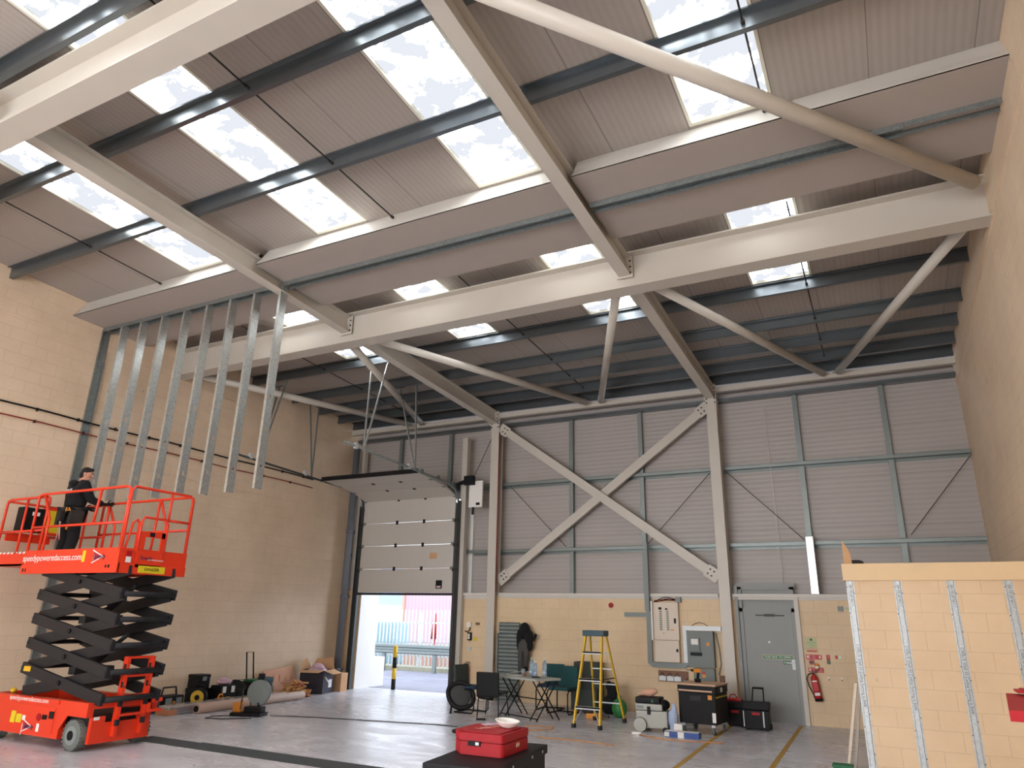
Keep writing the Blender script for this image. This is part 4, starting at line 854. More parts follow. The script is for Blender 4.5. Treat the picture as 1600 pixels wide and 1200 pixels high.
# guard rails
RZ = PZ+1.12; MZ = PZ+0.60
def rail(pts, r=0.021): return MB().tube(pts, r, 8)
def arch(x0, x1, y, zb, zt, name='guard_rail'):
    mb = rail([(x0,y,zb),(x0,y,zt-0.07),(x0+0.02,y,zt-0.02),(x0+0.08,y,zt),(x1-0.08,y,zt),(x1-0.02,y,zt-0.02),(x1,y,zt-0.07),(x1,y,zb)])
    return mb
for sy in (-1, 1):
    y = sy*0.545
    mb = arch(-1.12, 1.14, y, PZ+0.2, RZ)
    mb.tube([(-1.12,y,MZ),(1.14,y,MZ)], 0.02, 8)
    mb.tube([(0.46,y,RZ),(0.40,y,MZ)], 0.02, 8) if sy < 0 else None
    mb.tube([(-0.98,y,RZ),(-0.72,y,MZ+0.12),(-0.72,y,PZ+0.2)], 0.02, 8)
    if sy > 0: mb.tube([(0.3,y,PZ+0.2),(0.34,y,RZ)], 0.02, 8); mb.tube([(0.36,y,RZ),(0.58,y,MZ+0.1),(0.58,y,PZ+0.2)], 0.02, 8)
    mb.build('guard_rail', 'lift', lift)
    y = sy*0.50
    mb = arch(-2.08, -0.9, y, PZ+0.2, RZ-0.03); mb.tube([(-2.08,y,MZ-0.04),(-0.9,y,MZ-0.04)], 0.02, 8); mb.tube([(-1.5,y,RZ-0.03),(-1.5,y,PZ+0.2)], 0.02, 8)
    mb.build('extension_rail', 'lift', lift)
mb = rail([(1.15,-0.53,PZ+0.2),(1.15,-0.53,RZ-0.06),(1.15,-0.48,RZ),(1.15,0.48,RZ),(1.15,0.53,RZ-0.06),(1.15,0.53,PZ+0.2)]); mb.tube([(1.15,0.15,MZ+.1),(1.15,0.53,MZ+.1)],0.02,8); mb.tube([(1.15,0.15,RZ),(1.15,0.15,MZ+.08)],0.018,8) ; mb.tube([(1.15,-0.48,PZ+.2),(1.15,-0.42,PZ+.6),(1.15,-0.36,PZ+.66),(1.15,-0.32,PZ+.6),(1.15,-0.32,PZ+.2)],0.018,8)
mb.build('end_rail', 'lift', lift)
mb = rail([(-2.08,-0.50,RZ-0.05),(-2.08,0.50,RZ-0.05)]); mb.tube([(-2.08,-0.50,MZ-0.04),(-2.08,0.50,MZ-0.04)], 0.02, 8); mb.box(-2.09,-2.06,-0.42,0.30,MZ-0.16,MZ-0.04); mb.build('end_rail', 'lift', lift)
cb_ = MB().box(-2.03, -1.85, -0.35, 0.0, MZ, RZ-0.12, bev=0.02).build('control_box', 'black', lift)
MB().box(-1.86,-1.845,-0.2,-0.08,MZ+0.27,MZ+0.33).build('control_label', 'paper', cb_)
MB().box(-2.0,-1.86,0.03,0.33,MZ-0.02,RZ-0.09).build('manual_plate', 'lift', lift)
MB().box(-1.86,-1.852,0.05,0.31,MZ+0.02,RZ-0.13).build('instruction_plate', 'label', lift)
tag(MB().box(-0.05,0.05,-0.03,0.03,0,0.05,bev=.01).ball((0.0,0,0.08),(0.05,0.03,0.035)).box(0.02,0.11,-.02,.02,.05,.08,bev=.008).build('power_tool','black', loc=(LX+0.42, LY+0.1, PZ+0.021)), 'small black power tool on the lift platform deck', 'tool')
tag(MB().ball((0,0,0.05),(0.12,0.09,0.05)).ball((0.1,0.02,0.08),(0.05,0.05,0.04)).build('tool_bag','black', loc=(LX-1.62, LY-0.2, PZ+0.055)), 'black bag on the extension deck of the lift', 'bag')

# ------------------------------------------------------------------ the worker on the platform
pe = empty('person', (LX-1.03, LY-0.03, PZ+0.02), 'person with short dark hair in black work clothes and tool belt standing on the lift', 'person', rz=-0.12)
pe.scale = (0.97, 0.97, 0.95)
# local axes: +Y forward, +X right hand side
J = dict(pel=(0,0,0.95), sp=(0,0.02,1.12), ch=(0,0.03,1.32), nk=(0,0.05,1.47), hd=(0,0.085,1.55), ht=(0,0.10,1.66),
         lh=(-0.095,0,0.90), lk=(-0.12,0.04,0.50), la=(-0.13,-0.03,0.09), lt=(-0.15,0.13,0.035),
         rh=(0.095,0,0.90), rk=(0.11,0.05,0.50), ra=(0.12,-0.02,0.09), rt=(0.14,0.14,0.035),
         ls=(-0.185,0.03,1.40), le=(-0.25,0.05,1.12), lw=(-0.20,0.27,1.06), rs=(0.185,0.03,1.40), re=(0.25,0.14,1.14), rw=(0.22,0.40,1.11))
ks = list(J); ix = {k: i for i, k in enumerate(ks)}
ed = [('pel','sp'),('sp','ch'),('ch','nk'),('nk','hd'),('hd','ht'),('pel','lh'),('lh','lk'),('lk','la'),('la','lt'),('pel','rh'),('rh','rk'),('rk','ra'),('ra','rt'),('ch','ls'),('ls','le'),('le','lw'),('ch','rs'),('rs','re'),('re','rw')]
rad = dict(pel=(0.14,0.11), sp=(0.13,0.10), ch=(0.16,0.11), nk=(0.055,0.055), hd=(0.075,0.085), ht=(0.07,0.08), lh=0.09, lk=0.06, la=0.042, lt=0.038, rh=0.09, rk=0.06, ra=0.042, rt=0.038, ls=0.06, le=0.042, lw=0.028, rs=0.06, re=0.042, rw=0.028)
V = [J[k] for k in ks]; E_ = [(ix[a], ix[b]) for a, b in ed]; RR = [rad[k] for k in ks]
# five fingers on each hand, rooted in the palm
for side, wk, dirv in (('l','lw',Vector((0.05,0.95,-0.10))), ('r','rw',Vector((0.0,0.98,0.12)))):
    d = dirv.normalized(); s = -1 if side == 'l' else 1; wv = Vector(J[wk]); across = Vector((0.25*s,0,0.97)).normalized()
    palm = wv + d*0.075; V.append(tuple(palm)); pi_ = len(V)-1; RR.append((0.036,0.018)); E_.append((ix[wk], pi_))
    for f, (off, ln) in enumerate(((0.032,0.066),(0.011,0.076),(-0.011,0.071),(-0.030,0.055))):
        a = palm + across*off + d*0.03; b = a + d*ln*0.55 + Vector((-s*0.012,0,0)); c = b + d*ln*0.42 + Vector((-s*0.026,0,-0.004))
        n0 = len(V); V += [tuple(a), tuple(b), tuple(c)]; RR += [0.0105, 0.0098, 0.008]; E_ += [(pi_, n0), (n0, n0+1), (n0+1, n0+2)]
    a = wv + d*0.045 + across*0.036; b = a + across*0.028 + d*0.022 + Vector((-s*0.012,0,0)); c = b + d*0.03 + across*0.006 + Vector((-s*0.014,0,0))
    n0 = len(V); V += [tuple(a), tuple(b), tuple(c)]; RR += [0.013, 0.011, 0.009]; E_ += [(pi_, n0), (n0, n0+1), (n0+1, n0+2)]
body = skin_obj('body', V, E_, RR, 'skin', pe, sub=2)
gl_i = [p.index for p in body.data.polygons]
body.data.materials.append(MT['cloth'])
for p in body.data.polygons:
    if p.center.y > 0.285 and 0.9 < p.center.z < 1.3: p.material_index = 1      # black work gloves
# face, turned a little down to the right
hc = Vector((0, 0.095, 1.625))
MB().ball(hc, (0.075,0.095,0.108), seg=18).ball(hc+Vector((0,0.03,-0.075)), (0.05,0.06,0.045), seg=12).build('head', 'skin', pe)
MB().ball(hc+Vector((0,0.098,-0.015)), (0.014,0.022,0.026), seg=8).ball(hc+Vector((0,0.112,-0.028)), (0.013,0.012,0.011), seg=8).build('nose', 'skin', pe)
MB().ball(hc+Vector((0,0.086,-0.066)), (0.022,0.01,0.007), seg=8).build('mouth', 'cardp', pe)
for sx in (-1, 1):
    MB().ball(hc+Vector((sx*0.077,0.0,-0.012)), (0.012,0.02,0.032), seg=8).build('ear', 'skin', pe)
    MB().ball(hc+Vector((sx*0.03,0.083,0.008)), (0.012,0.008,0.008), seg=8).build('eye', 'paper', pe)
    MB().ball(hc+Vector((sx*0.03,0.090,0.008)), (0.005,0.004,0.005), seg=6).build('iris', 'black', pe)
    MB().ball(hc+Vector((sx*0.031,0.088,0.027)), (0.02,0.008,0.005), seg=8).build('eyebrow', 'hair', pe)
hb = MB().ball(hc+Vector((0,-0.012,0.042)), (0.081,0.092,0.080), seg=20)
hb.ball(hc+Vector((0,0.045,0.085)), (0.055,0.045,0.03), seg=12).ball(hc+Vector((0,-0.045,-0.025)), (0.077,0.064,0.088), seg=12)
hb.build('hair', 'hair', pe)
HR = Matrix.Translation((0,0.06,1.6)) @ Euler((-0.18, 0, -0.75)).to_matrix().to_4x4() @ Matrix.Translation((0,-0.06,-1.6))
for o in [c for c in pe.children if c.name.split('.')[0] in ('head','nose','mouth','ear','eye','iris','eyebrow','hair')]: o.data.transform(HR)
# hoodie
def sub_skin(name, keys, edges, scale, mt, extra=None, sub=2):
    vi = {k: i for i, k in enumerate(keys)}; vs = [J[k] for k in keys]; rr = [scale[k] for k in keys]
    return skin_obj(name, vs, [(vi[a], vi[b]) for a, b in edges], rr, mt, pe, sub)
J2 = dict(J); J['lw'] = tuple(Vector(J['lw'])-Vector((0,0.02,0))); J['rw'] = tuple(Vector(J['rw'])-Vector((0,0.02,0)))
hd_ = sub_skin('hoodie', ['pel','sp','ch','nk','ls','le','lw','rs','re','rw'], [('pel','sp'),('sp','ch'),('ch','nk'),('ch','ls'),('ls','le'),('le','lw'),('ch','rs'),('rs','re'),('re','rw')],
         dict(pel=(0.20,0.17), sp=(0.215,0.165), ch=(0.235,0.165), nk=(0.09,0.09), ls=0.098, le=0.076, lw=0.05, rs=0.098, re=0.076, rw=0.05), 'cloth')
MB().ball((0,-0.075,1.43), (0.11,0.075,0.06), seg=14).build('hood', 'cloth', pe)
J['pel'] = (0,0,0.93)
sub_skin('trousers', ['pel','lh','lk','la','rh','rk','ra'], [('pel','lh'),('lh','lk'),('lk','la'),('pel','rh'),('rh','rk'),('rk','ra')],
         dict(pel=(0.17,0.145), lh=0.128, lk=0.10, la=0.08, rh=0.128, rk=0.10, ra=0.08), 'cloth')
for sx, k in ((-1,'l'), (1,'r')):
    x = J[k+'a'][0]; yb = J[k+'a'][1]
    MB().ball((x+sx*0.01, yb+0.09, 0.045), (0.05,0.13,0.045), seg=12).ball((x, yb, 0.09), (0.055,0.065,0.08), seg=12).box(x-0.045+sx*.01, x+0.055+sx*.005, yb-0.05, yb+0.21, 0.0, 0.028, bev=0.01).build('boot', 'black', pe)
# lettering across the back
for k, (s, dx) in enumerate((('M+S', -0.05), ('A LTD', 0.055))):
    text_mesh(s, 0.05, 'paper', pe, 'back_lettering', Matrix.Translation((dx, -0.138, 1.30)) @ Euler((PI/2, 0, 0)).to_matrix().to_4x4(), extr=0.002)
# tool belt with pouches and hand tools
bt = MB().lathe([(0.20,0),(0.208,0.01),(0.208,0.06),(0.20,0.07)], 24, Matrix.Translation((0,0,0.93)) @ Matrix.Diagonal((1,0.82,1,1))).build('tool_belt', 'belt', pe)
MB().box(0.10, 0.22, -0.12, 0.10, 0.72, 0.95, bev=0.02).box(0.13,0.235,-0.08,0.06,0.74,0.85,bev=0.015).build('tool_pouch', 'belt', bt)
MB().box(-0.24, -0.14, -0.15, 0.06, 0.70, 0.95, bev=0.02).build('tool_pouch', 'belt', bt)
MB().box(-0.06, 0.07, -0.225, -0.15, 0.76, 0.93, bev=0.015).build('tool_pouch', 'belt', bt)
MB().cyl((0.12,-0.15,0.90),(0.16,-0.17,0.98),0.014,8).cyl((0.19,-0.12,0.93),(0.17,-0.15,0.99),0.013,8).box(0.10,0.17,-0.165,-0.14,0.93,0.955,bev=.004).build('yellow_handles', 'orange', bt)
MB().box(0.05,0.09,-0.17,-0.15,0.66,0.74,bev=0.004, M=Matrix.Rotation(0.3,4,'Y')).build('tape_measure', 'orange', bt)
MB().cyl((0.03,-0.17,0.72),(-0.02,-0.16,0.42),0.008,6).cyl((0.03,-0.17,0.72),(0.10,-0.16,0.45),0.008,6).ball((0.03,-.17,.74),0.02).build('hammer', 'silver', bt)

# ------------------------------------------------------------------ foreground toolbox, red case, red tray
bx = empty('site_toolbox', (-3.37, 6.15, 0), 'long black steel site toolbox in the foreground', 'toolbox', rz=0.12)
MB().box(-0.31, 0.31, -0.65, 0.65, 0.03, 0.575, bev=0.008).build('toolbox_body', 'black', bx)
MB().box(-0.33, 0.33, -0.67, 0.67, 0.575, 0.65, bev=0.008).build('toolbox_lid', 'black', bx)
MB().box(-0.29,0.29,-0.63,0.63,0,0.03).build('skids','rubber',bx)
mb = MB()
for p in ((-0.2,-0.672,0.61),(0.15,-0.672,0.61)): mb.cyl(p, (p[0],p[1]-0.006,p[2]), 0.012, 8)
for p in ((0.332,-0.3,0.61),(0.332,0.2,0.61),(0.332,0.5,0.61)): mb.cyl(p, (p[0]+0.006,p[1],p[2]), 0.012, 8)
mb.build('rivets', 'silver', bx)
rc = empty('red_case', (-3.43, 6.24, 0.651), 'red plastic power tool case lying on the black toolbox', 'case', rz=0.05)
def chamf(mb, hx, hy, z0, z1, c):
    poly = [(-hx+c,-hy),(hx-0.02,-hy),(hx,-hy+0.02),(hx,hy-0.03),(hx-0.03,hy),(-hx+0.03,hy),(-hx,hy-0.03),(-hx,-hy+c*1.2)]
    a = [mb.b.verts.new((x,y,z0)) for x,y in poly]; b = [mb.b.verts.new((x,y,z1)) for x,y in poly]
    mb._faces(a,[tuple(range(7,-1,-1))]); mb._faces(b,[tuple(range(8))])
    for i in range(8): mb._faces([a[i],a[(i+1)%8],b[(i+1)%8],b[i]],[(0,1,2,3)])
    bmesh.ops.bevel(mb.b, geom=mb.b.edges[:], offset=0.006, segments=2, affect='EDGES'); return mb
o = chamf(MB(), 0.275, 0.29, 0, 0.105, 0.13).build('case_base', 'red', rc)
o = chamf(MB(), 0.278, 0.293, 0.11, 0.175, 0.13).build('case_lid', 'red', rc)
chamf(MB(), 0.23, 0.24, 0.176, 0.184, 0.10).build('lid_panel', 'red', rc)
hl = MB().box(-0.065, 0.06, -0.30, -0.29, 0.075, 0.115, bev=0.004).build('case_catch', 'black', rc)
MB().box(0.012, 0.045, -0.303, -0.299, 0.083, 0.107).build('catch_plate', 'silver', hl)
MB().box(0.277, 0.281, -0.02, 0.05, 0.05, 0.085).build('maker_badge', 'cardp', rc)
text_mesh('HILTI', 0.025, 'paper', rc, 'badge_lettering', face_m(0.282, 0.015, 0.067, '+X'))
text_mesh('HILTI', 0.13, 'cardp', rc, 'lid_lettering', face_m(-0.02, 0.05, 0.1845, '+Z', roll=1.2), extr=0.0008)
MB().tube([(-0.26,0.12,0.14),(-0.34,0.10,0.14),(-0.34,-0.06,0.14),(-0.26,-0.1,0.14)], 0.018, 8).build('carry_handle', 'black', rc)
dm = tag(MB().lathe([(0.0,0.0),(0.05,0.004),(0.085,0.025),(0.10,0.05),(0.118,0.062),(0.110,0.066),(0.094,0.054),(0.08,0.031),(0.04,0.012),(0.0,0.009)], 24).build('dust_mask', 'white', loc=(-3.30, 6.34, 0.838)), 'white dust mask resting on the red case', 'mask'); dm.rotation_euler = (0.1,0.08,0.3); dm.scale = (1.0,0.8,1.0)
tag(MB().box(-0.12,0.12,-0.05,0.05,0,0.004).box(-0.05,0.05,-.04,.06,.004,.008).build('paper_scrap','purple', loc=(-3.50, 6.46, 0.838), rz=1.1), 'crumpled pale wrapper on the red case beside the mask', 'wrapper')
rt = empty('red_tray', (0.66, 3.52, 1.50), 'red plastic tray edge entering at the right side of the picture', 'tray', rz=0.0)
MB().poly3([(-0.35,-0.40,0.0),(0.3,-0.40,0.0),(0.3,0.40,0.0),(-0.27,0.40,0.0)], 0.035).build('tray_body', 'red', rt)
MB().box(-0.22,-0.15,0.08,0.40,0.045,0.06,bev=0.004).box(-0.24,0.2,0.28,0.40,0.045,0.055,bev=0.003).build('tray_rib', 'red', rt)
wsd = empty('work_stand', (0.95, 3.52, 0), 'dark work stand outside the right edge carrying the red tray', 'stand')
MB().box(-0.12, 0.35, -0.35, 0.35, 0.0, 1.50, bev=0.01).build('stand_body', 'liftarm', wsd)

# ------------------------------------------------------------------ step ladder
sl = empty('step_ladder', (-4.98, 13.1, 0), 'yellow fibreglass step ladder standing open by the end wall', 'ladder')
T = 1.58; fl = [Vector((-0.24,-0.55,0.03)), Vector((0.25,-0.55,0.03))]; tp = [Vector((-0.17,-0.10,T-0.05)), Vector((0.15,-0.10,T-0.05))]
rl = [Vector((-0.28,0.60,0.03)), Vector((0.30,0.60,0.03))]; tr = [Vector((-0.15,0.06,T-0.05)), Vector((0.17,0.06,T-0.05))]
for a, b in zip(fl, tp): MB().beam(a, b, 0.03, 0.07, up=(0,1,0)).build('front_rail', 'yellow', sl)
for a, b in zip(rl, tr): MB().beam(a, b, 0.025, 0.05, up=(0,1,0)).build('rear_rail', 'yellow', sl)
MB().box(-0.22, 0.20, -0.15, 0.12, T-0.07, T+0.03, bev=0.015).build('top_cap', 'capblue', sl)
for t in (0.2, 0.5, 0.8): 
    a = fl[0].lerp(tp[0], t); b = fl[1].lerp(tp[1], t); MB().box(a.x, b.x, a.y-0.045, a.y+0.04, a.z-0.012, a.z+0.012).box(a.x,b.x,a.y-.045,a.y-.04,a.z-.03,a.z+.012).build('tread', 'silver', sl)
for t in (0.2, 0.42, 0.6, 0.78):
    a = rl[0].lerp(tr[0], t); b = rl[1].lerp(tr[1], t); MB().box(a.x, b.x, a.y-0.02, a.y+0.02, a.z-0.01, a.z+0.01).build('rear_bar', 'silver', sl)
a = fl[0].lerp(tp[0], 0.2); MB().beam(a+Vector((0.13,0,0)), fl[0]+Vector((0.02,0,0.08)), 0.02, 0.005).beam(fl[1].lerp(tp[1],0.2)-Vector((0.13,0,0)), fl[1]+Vector((-0.02,0,0.08)), 0.02, 0.005).build('foot_brace', 'silver', sl)
for i in (0, 1): MB().beam(fl[i].lerp(tp[i],0.5), rl[i].lerp(tr[i],0.5), 0.006, 0.02).build('spreader', 'steeld', sl)
for p in fl+rl: MB().box(p.x-0.03, p.x+0.03, p.y-0.045, p.y+0.045, 0, 0.07, bev=0.008).build('foot', 'rubber', sl)

# ------------------------------------------------------------------ chairs, table and things on it
def cantilever(loc, rz, label, mt, seat_mt=None, bare=False, w=0.46):
    e = empty('cantilever_chair', loc, label, 'chair', rz=rz); h = w/2
    # +Y is the way the sitter faces
    MB().tube([(-h,-0.24,0.44),(-h,0.20,0.44),(-h,0.25,0.38),(-h,0.25,0.06),(-h,0.20,0.015),(-h,-0.24,0.015),(h,-0.24,0.015),(h,0.20,0.015),(h,0.25,0.06),(h,0.25,0.38),(h,0.20,0.44),(h,-0.24,0.44)], 0.0135, 8).build('tube_frame', 'black', e)
    MB().box(-h+0.01, h-0.01, -0.22, 0.24, 0.44, 0.50, bev=0.025).build('seat', seat_mt or mt, e)
    bk = MB().box(-h+0.02, h-0.02, -0.03, 0.03, 0.0, 0.42, bev=0.028); o = bk.build('backrest', mt, e); o.location = (0, -0.25, 0.46); o.rotation_euler = (0.13, 0, 0)
    return e
cantilever((-6.62, 14.66, 0), PI+0.1, 'teal upholstered chair at the back of the table, mostly hidden on the left', 'teal', 'blue')
cantilever((-6.14, 14.2, 0), PI-0.05, 'teal upholstered cantilever chair right of the table, facing the camera', 'teal')
cantilever((-7.72, 13.25, 0), -PI/2-0.15, 'dark chair with navy seat side on at the left of the table', 'gfab', 'blue')
fc = empty('black_chair', (-6.98, 12.78, 0), 'black chair with its sagging back to the camera in front of the table', 'chair', rz=0.12)
o = MB().box(-0.225, 0.225, -0.03, 0.03, 0, 0.44, bev=0.028).build('backrest', 'black', fc); o.location = (0,-0.24,0.38); o.rotation_euler = (0.08,0,0)
MB().box(-0.22, 0.23, -0.2, 0.26, 0.42, 0.47, bev=0.02).build('seat', 'gfab', fc)
MB().tube([(-.05+.03*math.sin(k),-0.235,0.38-0.012*(k%2)) for k in range(2)]+[(0.1,-.235,.36)], 0.04, 6).ball((-0.05,-.235,.385),(0.17,0.035,0.05)).build('torn_cover', 'black', fc)
for sx in (-1, 1):
    MB().tube([(sx*0.2,-0.2,0.43),(sx*0.215,-0.22,0.02)], 0.011, 8).build('leg', 'black', fc); MB().tube([(sx*0.2,0.22,0.43),(sx*0.24,0.26,0.02)], 0.011, 8).build('leg', 'black', fc)
MB().box(-0.30,-0.12,-0.34,-0.27,0.0,0.03,bev=0.01, M=Matrix.Rotation(0.4,4,'Z')).build('foot_pad', 'black', fc)
mc = empty('chair_back', (-7.88, 12.86, 0.14), 'rounded black mesh chair back propped against the navy chair', 'chair back', rz=0.35)
pts = [(0.25*math.cos(a)*(1+0.1*math.cos(2*a)), 0, 0.25+0.23*math.sin(a)) for a in [2*PI*k/20 for k in range(20)]]
tmp = MB().tube(pts, 0.045, 8, closed=True).build('back_frame', 'black', mc); tmp.rotation_euler = (-0.3, 0.5, 0)
tmp = MB().ball((0,0.01,0.25),(0.22,0.03,0.20), seg=18).build('mesh_panel', 'mesh', mc); tmp.rotation_euler = (-0.3, 0.5, 0)
mc.location.z = 0.12
MB().tube([(-0.05,0.02,0.04),(-0.06,0.0,-0.12)],0.02,8).build('stem','black',mc)
# dark armchair by the wall with bags
ac = empty('armchair', (-5.85, 15.0, 0), 'tall dark grey green chair against the wall behind the step ladder', 'chair')
MB().box(-0.32, 0.25, -0.16, 0.16, 0.42, 0.95, bev=0.04).build('backrest', 'gfab', ac); MB().box(-0.33, 0.25, -0.30, 0.16, 0.02, 0.45, bev=0.04).build('seat_base', 'gfab', ac)
tag(MB().ball((0,0,0.16),(0.2,0.16,0.2)).ball((0.06,-.03,0.4),(0.12,0.12,0.2)).ball((-.03,0,.52),(0.07,.06,.1)).build('black_rucksack','cloth', loc=(-5.32,14.75,0.0)), 'black rucksack on the floor behind the step ladder', 'bag')
tag(MB().ball((0,0,0.17),(0.15,0.13,0.18), seg=16).box(-0.04,0.04,-0.02,0.02,0.3,0.4,bev=.01).build('green_bag','bag', loc=(-4.98,14.3,0.0)), 'green plastic bag on the floor behind the step ladder', 'bag')
sb = empty('orange_tool', (-5.28, 13.85, 0), 'orange and black tool lying on the floor under the step ladder', 'tool'); MB().box(-0.2,0.12,-0.07,0.07,0,0.1,bev=0.03).build('tool_body','orange',sb); MB().ball((-0.16,0,0.14),(0.14,0.08,0.08)).box(0.0,0.25,-.03,.03,.03,.09,bev=.01).build('tool_grip','steeld',sb)
# folding table
tb = empty('folding_table', (-6.42, 13.2, 0), 'pale folding table with crossed black legs and bottles on it', 'table', rz=-0.42)
MB().box(-0.58, 0.58, -0.31, 0.31, 0.69, 0.73, bev=0.01).build('tabletop', 'vac', tb)
for x, s in ((-0.46, 1), (0.46, -1)):
    for x2 in (x-0.09, x+0.09):
        MB().cyl((x2, -0.27, 0.01), (x2, 0.24, 0.69), 0.012, 8).build('leg', 'black', tb); MB().cyl((x2+0.03, 0.27, 0.01), (x2+0.03, -0.24, 0.69), 0.012, 8).build('leg', 'black', tb)
MB().cyl((-0.55,-0.25,0.05),(0.55,-0.25,0.05),0.01,8).cyl((-0.5,0.0,0.35),(0.5,0.0,0.35),0.01,8).build('stretcher','black',tb)
def bottle(x, y, h, label):
    e = empty('water_bottle', (x, y, 0.731), label, 'bottle', 'bottles on the table'); r = h*0.13
    MB().lathe([(r*0.8,0),(r,0.01),(r,h*0.3),(r*0.9,h*0.36),(r,h*0.42),(r,h*0.66),(r*0.8,h*0.78),(r*0.36,h*0.9),(r*0.36,h*0.95)], 16).build('bottle_body', 'bottle', e)
    MB().lathe([(r*0.42,h*0.93),(r*0.42,h)], 12).build('cap', 'white', e); MB().lathe([(r*1.02,h*0.14),(r*1.02,h*0.3)], 16).build('bottle_label', 'bldg2', e)
bottle(-6.40, 13.28, 0.34, 'clear plastic water bottle, leftmost on the folding table'); bottle(-6.27, 13.18, 0.28, 'clear plastic water bottle, shorter, in the middle of the table'); bottle(-6.12, 13.28, 0.33, 'clear plastic water bottle, rightmost on the folding table')
tag(MB().lathe([(0.03,0),(0.037,0.01),(0.04,0.12),(0.036,0.12),(0.03,0.02)], 16).build('glass_jar', 'bottle', loc=(-6.62, 13.35, 0.731)), 'small clear tumbler on the folding table', 'cup')
tag(MB().lathe([(0.03,0),(0.035,0.01),(0.036,0.06),(0.02,0.062)], 14).build('dark_tub','brown', loc=(-6.50, 13.17, 0.731)), 'small dark tub on the folding table', 'tub')
pp = tag(MB().poly3([(-0.16,-0.11,0),(0.15,-0.10,0),(0.16,0.12,0.0),(-0.15,0.11,0.0)], 0.004).build('paper_sheets','paper', loc=(-6.78, 13.32, 0.731), rz=-0.5), 'loose white papers on the left end of the folding table', 'papers')
tag(MB().poly3([(-0.14,-0.10,0),(0.15,-0.10,0.06),(0.15,0.11,0.065),(-0.14,0.11,0.0)], 0.003).build('open_booklet','paper', loc=(-6.82, 13.36, 0.737), rz=-0.5), 'open white booklet lying on the papers', 'booklet')
tag(MB().box(-0.06,0.06,-0.03,0.03,0,0.02,bev=0.006).box(0.02,0.1,-.02,.02,0,.015).build('black_tape','black', loc=(-6.20, 13.03, 0.731)), 'small dark item lying beside the bottles', 'tape')
# slatted steel curtain section and hung clothes
sc = empty('louvre_panel', (-7.99, 15.36, 0), 'grey slatted steel shutter section leaning on the wall right of the column', 'shutter')
mb = MB()
for k in range(20): mb.prism([(-0.045,-0.0),(-0.02,0.03),(0.02,0.03),(0.045,0.0),(0.02,-0.006),(-0.02,-0.006)], (-0.26, 0.0-0.0, 0.08+k*0.083), (0.27, 0.0, 0.08+k*0.083), up=(0,-1,0))
mb.build('slats', 'rail', sc); MB().box(-0.27, 0.27, 0.0, 0.02, 0.0, 1.68).build('backing', 'grey', sc)
MB().box(-0.30,-0.27,-0.05,0.03,0,1.45).build('side_guide','rail',sc)
cl = empty('work_jacket', (-7.53, 15.3, 0.6), 'dark work jacket and grey trousers hanging on the wall', 'clothes')
MB().ball((0,-0.06,0.95),(0.13,0.09,0.16), seg=14).ball((-0.11,-0.05,0.78),(0.10,0.08,0.20)).ball((0.10,-0.05,0.78),(0.12,0.08,0.18)).ball((-0.15,-0.05,0.65),(0.055,0.05,0.14)).tube([(0.1,-.05,.8),(0.24,-.05,.74),(0.28,-.05,.86)],0.035,8).ball((0.12,-.05,.62),(.09,.06,.13)).build('jacket', 'cloth', cl)
MB().tube([(-0.08,-.05,.75),(-0.10,-.05,.4),(-0.08,-.05,0.05)],0.07,10).tube([(0.04,-.05,.75),(0.05,-.05,.45),(0.03,-.05,0.14)],0.065,10).ball((-0.02,-.05,.6),(.13,.07,.15)).build('trousers', 'coat', cl)
MB().ball((0.05,-0.08,0.12),(0.06,0.07,0.05)).ball((-0.05,-0.08,0.0),(0.07,0.07,0.05)).build('trouser_cuffs', 'cloth', cl)
MB().cyl((0,0.14,1.0),(0,0.02,1.0),0.012,8).build('hook','steeld',cl)

# ------------------------------------------------------------------ dust extractor, cabinet, cases by the fire door
v = empty('dust_extractor', (-3.93, 13.05, 0), 'grey and black wheeled dust extractor beside the black cabinet', 'vacuum', rz=0.05)
MB().box(-0.26, 0.28, -0.18, 0.18, 0.06, 0.33, bev=0.03).build('tank', 'vac', v)
MB().box(-0.27, 0.20, -0.185, 0.185, 0.335, 0.44, bev=0.03).build('head_lower', 'vac', v)
MB().box(-0.27, 0.16, -0.18, 0.18, 0.44, 0.54, bev=0.03).ball((0.18,0,0.42),(0.12,0.17,0.09)).build('head_upper', 'black', v)
MB().box(-0.06, 0.0, -0.195, -0.18, 0.27, 0.40, bev=0.006).build('latch', 'black', v)
for sy in (-1, 1):
    wv_ = MB().cyl((-0.18, sy*0.2, 0.11), (-0.18, sy*0.235, 0.11), 0.11, 24).build('wheel', 'vac', v); MB().tube([(-0.18+0.105*math.cos(a), sy*0.218, 0.11+0.105*math.sin(a)) for a in [2*PI*k/24 for k in range(24)]], 0.012, 6, closed=True).build('tyre', 'rubber', wv_)
    MB().cyl((0.24, sy*0.16, 0.045), (0.24, sy*0.19, 0.045), 0.045, 16).build('castor', 'rubber', v)
MB().ball((0.30,-0.05,0.28),(0.04,0.05,0.05)).build('hose_port','silver',v)
MB().box(-0.24,-0.12,-0.188,-0.184,0.36,0.41).build('vent_grille','grey',v)
MB().box(0.02,0.05,-0.185,-0.178,0.46,0.51).build('green_switch','green',v)
tag(MB().ball((0,0,0.06),(0.13,0.09,0.065)).ball((-0.12,0,0.03),(0.09,0.04,0.025)).ball((0.08,.02,.08),(.08,.07,.055)).build('cloth_bag','cardp', loc=(-4.0, 13.05, 0.545)), 'crumpled pinkish brown bag on top of the dust extractor', 'bag')
bc = empty('site_cabinet', (-3.14, 13.42, 0), 'black rolling tool cabinet with plywood top and castors', 'cabinet', rz=-0.10)
MB().box(-0.32, 0.32, -0.33, 0.36, 0.16, 0.64, bev=0.008).build('cabinet_body', 'black', bc)
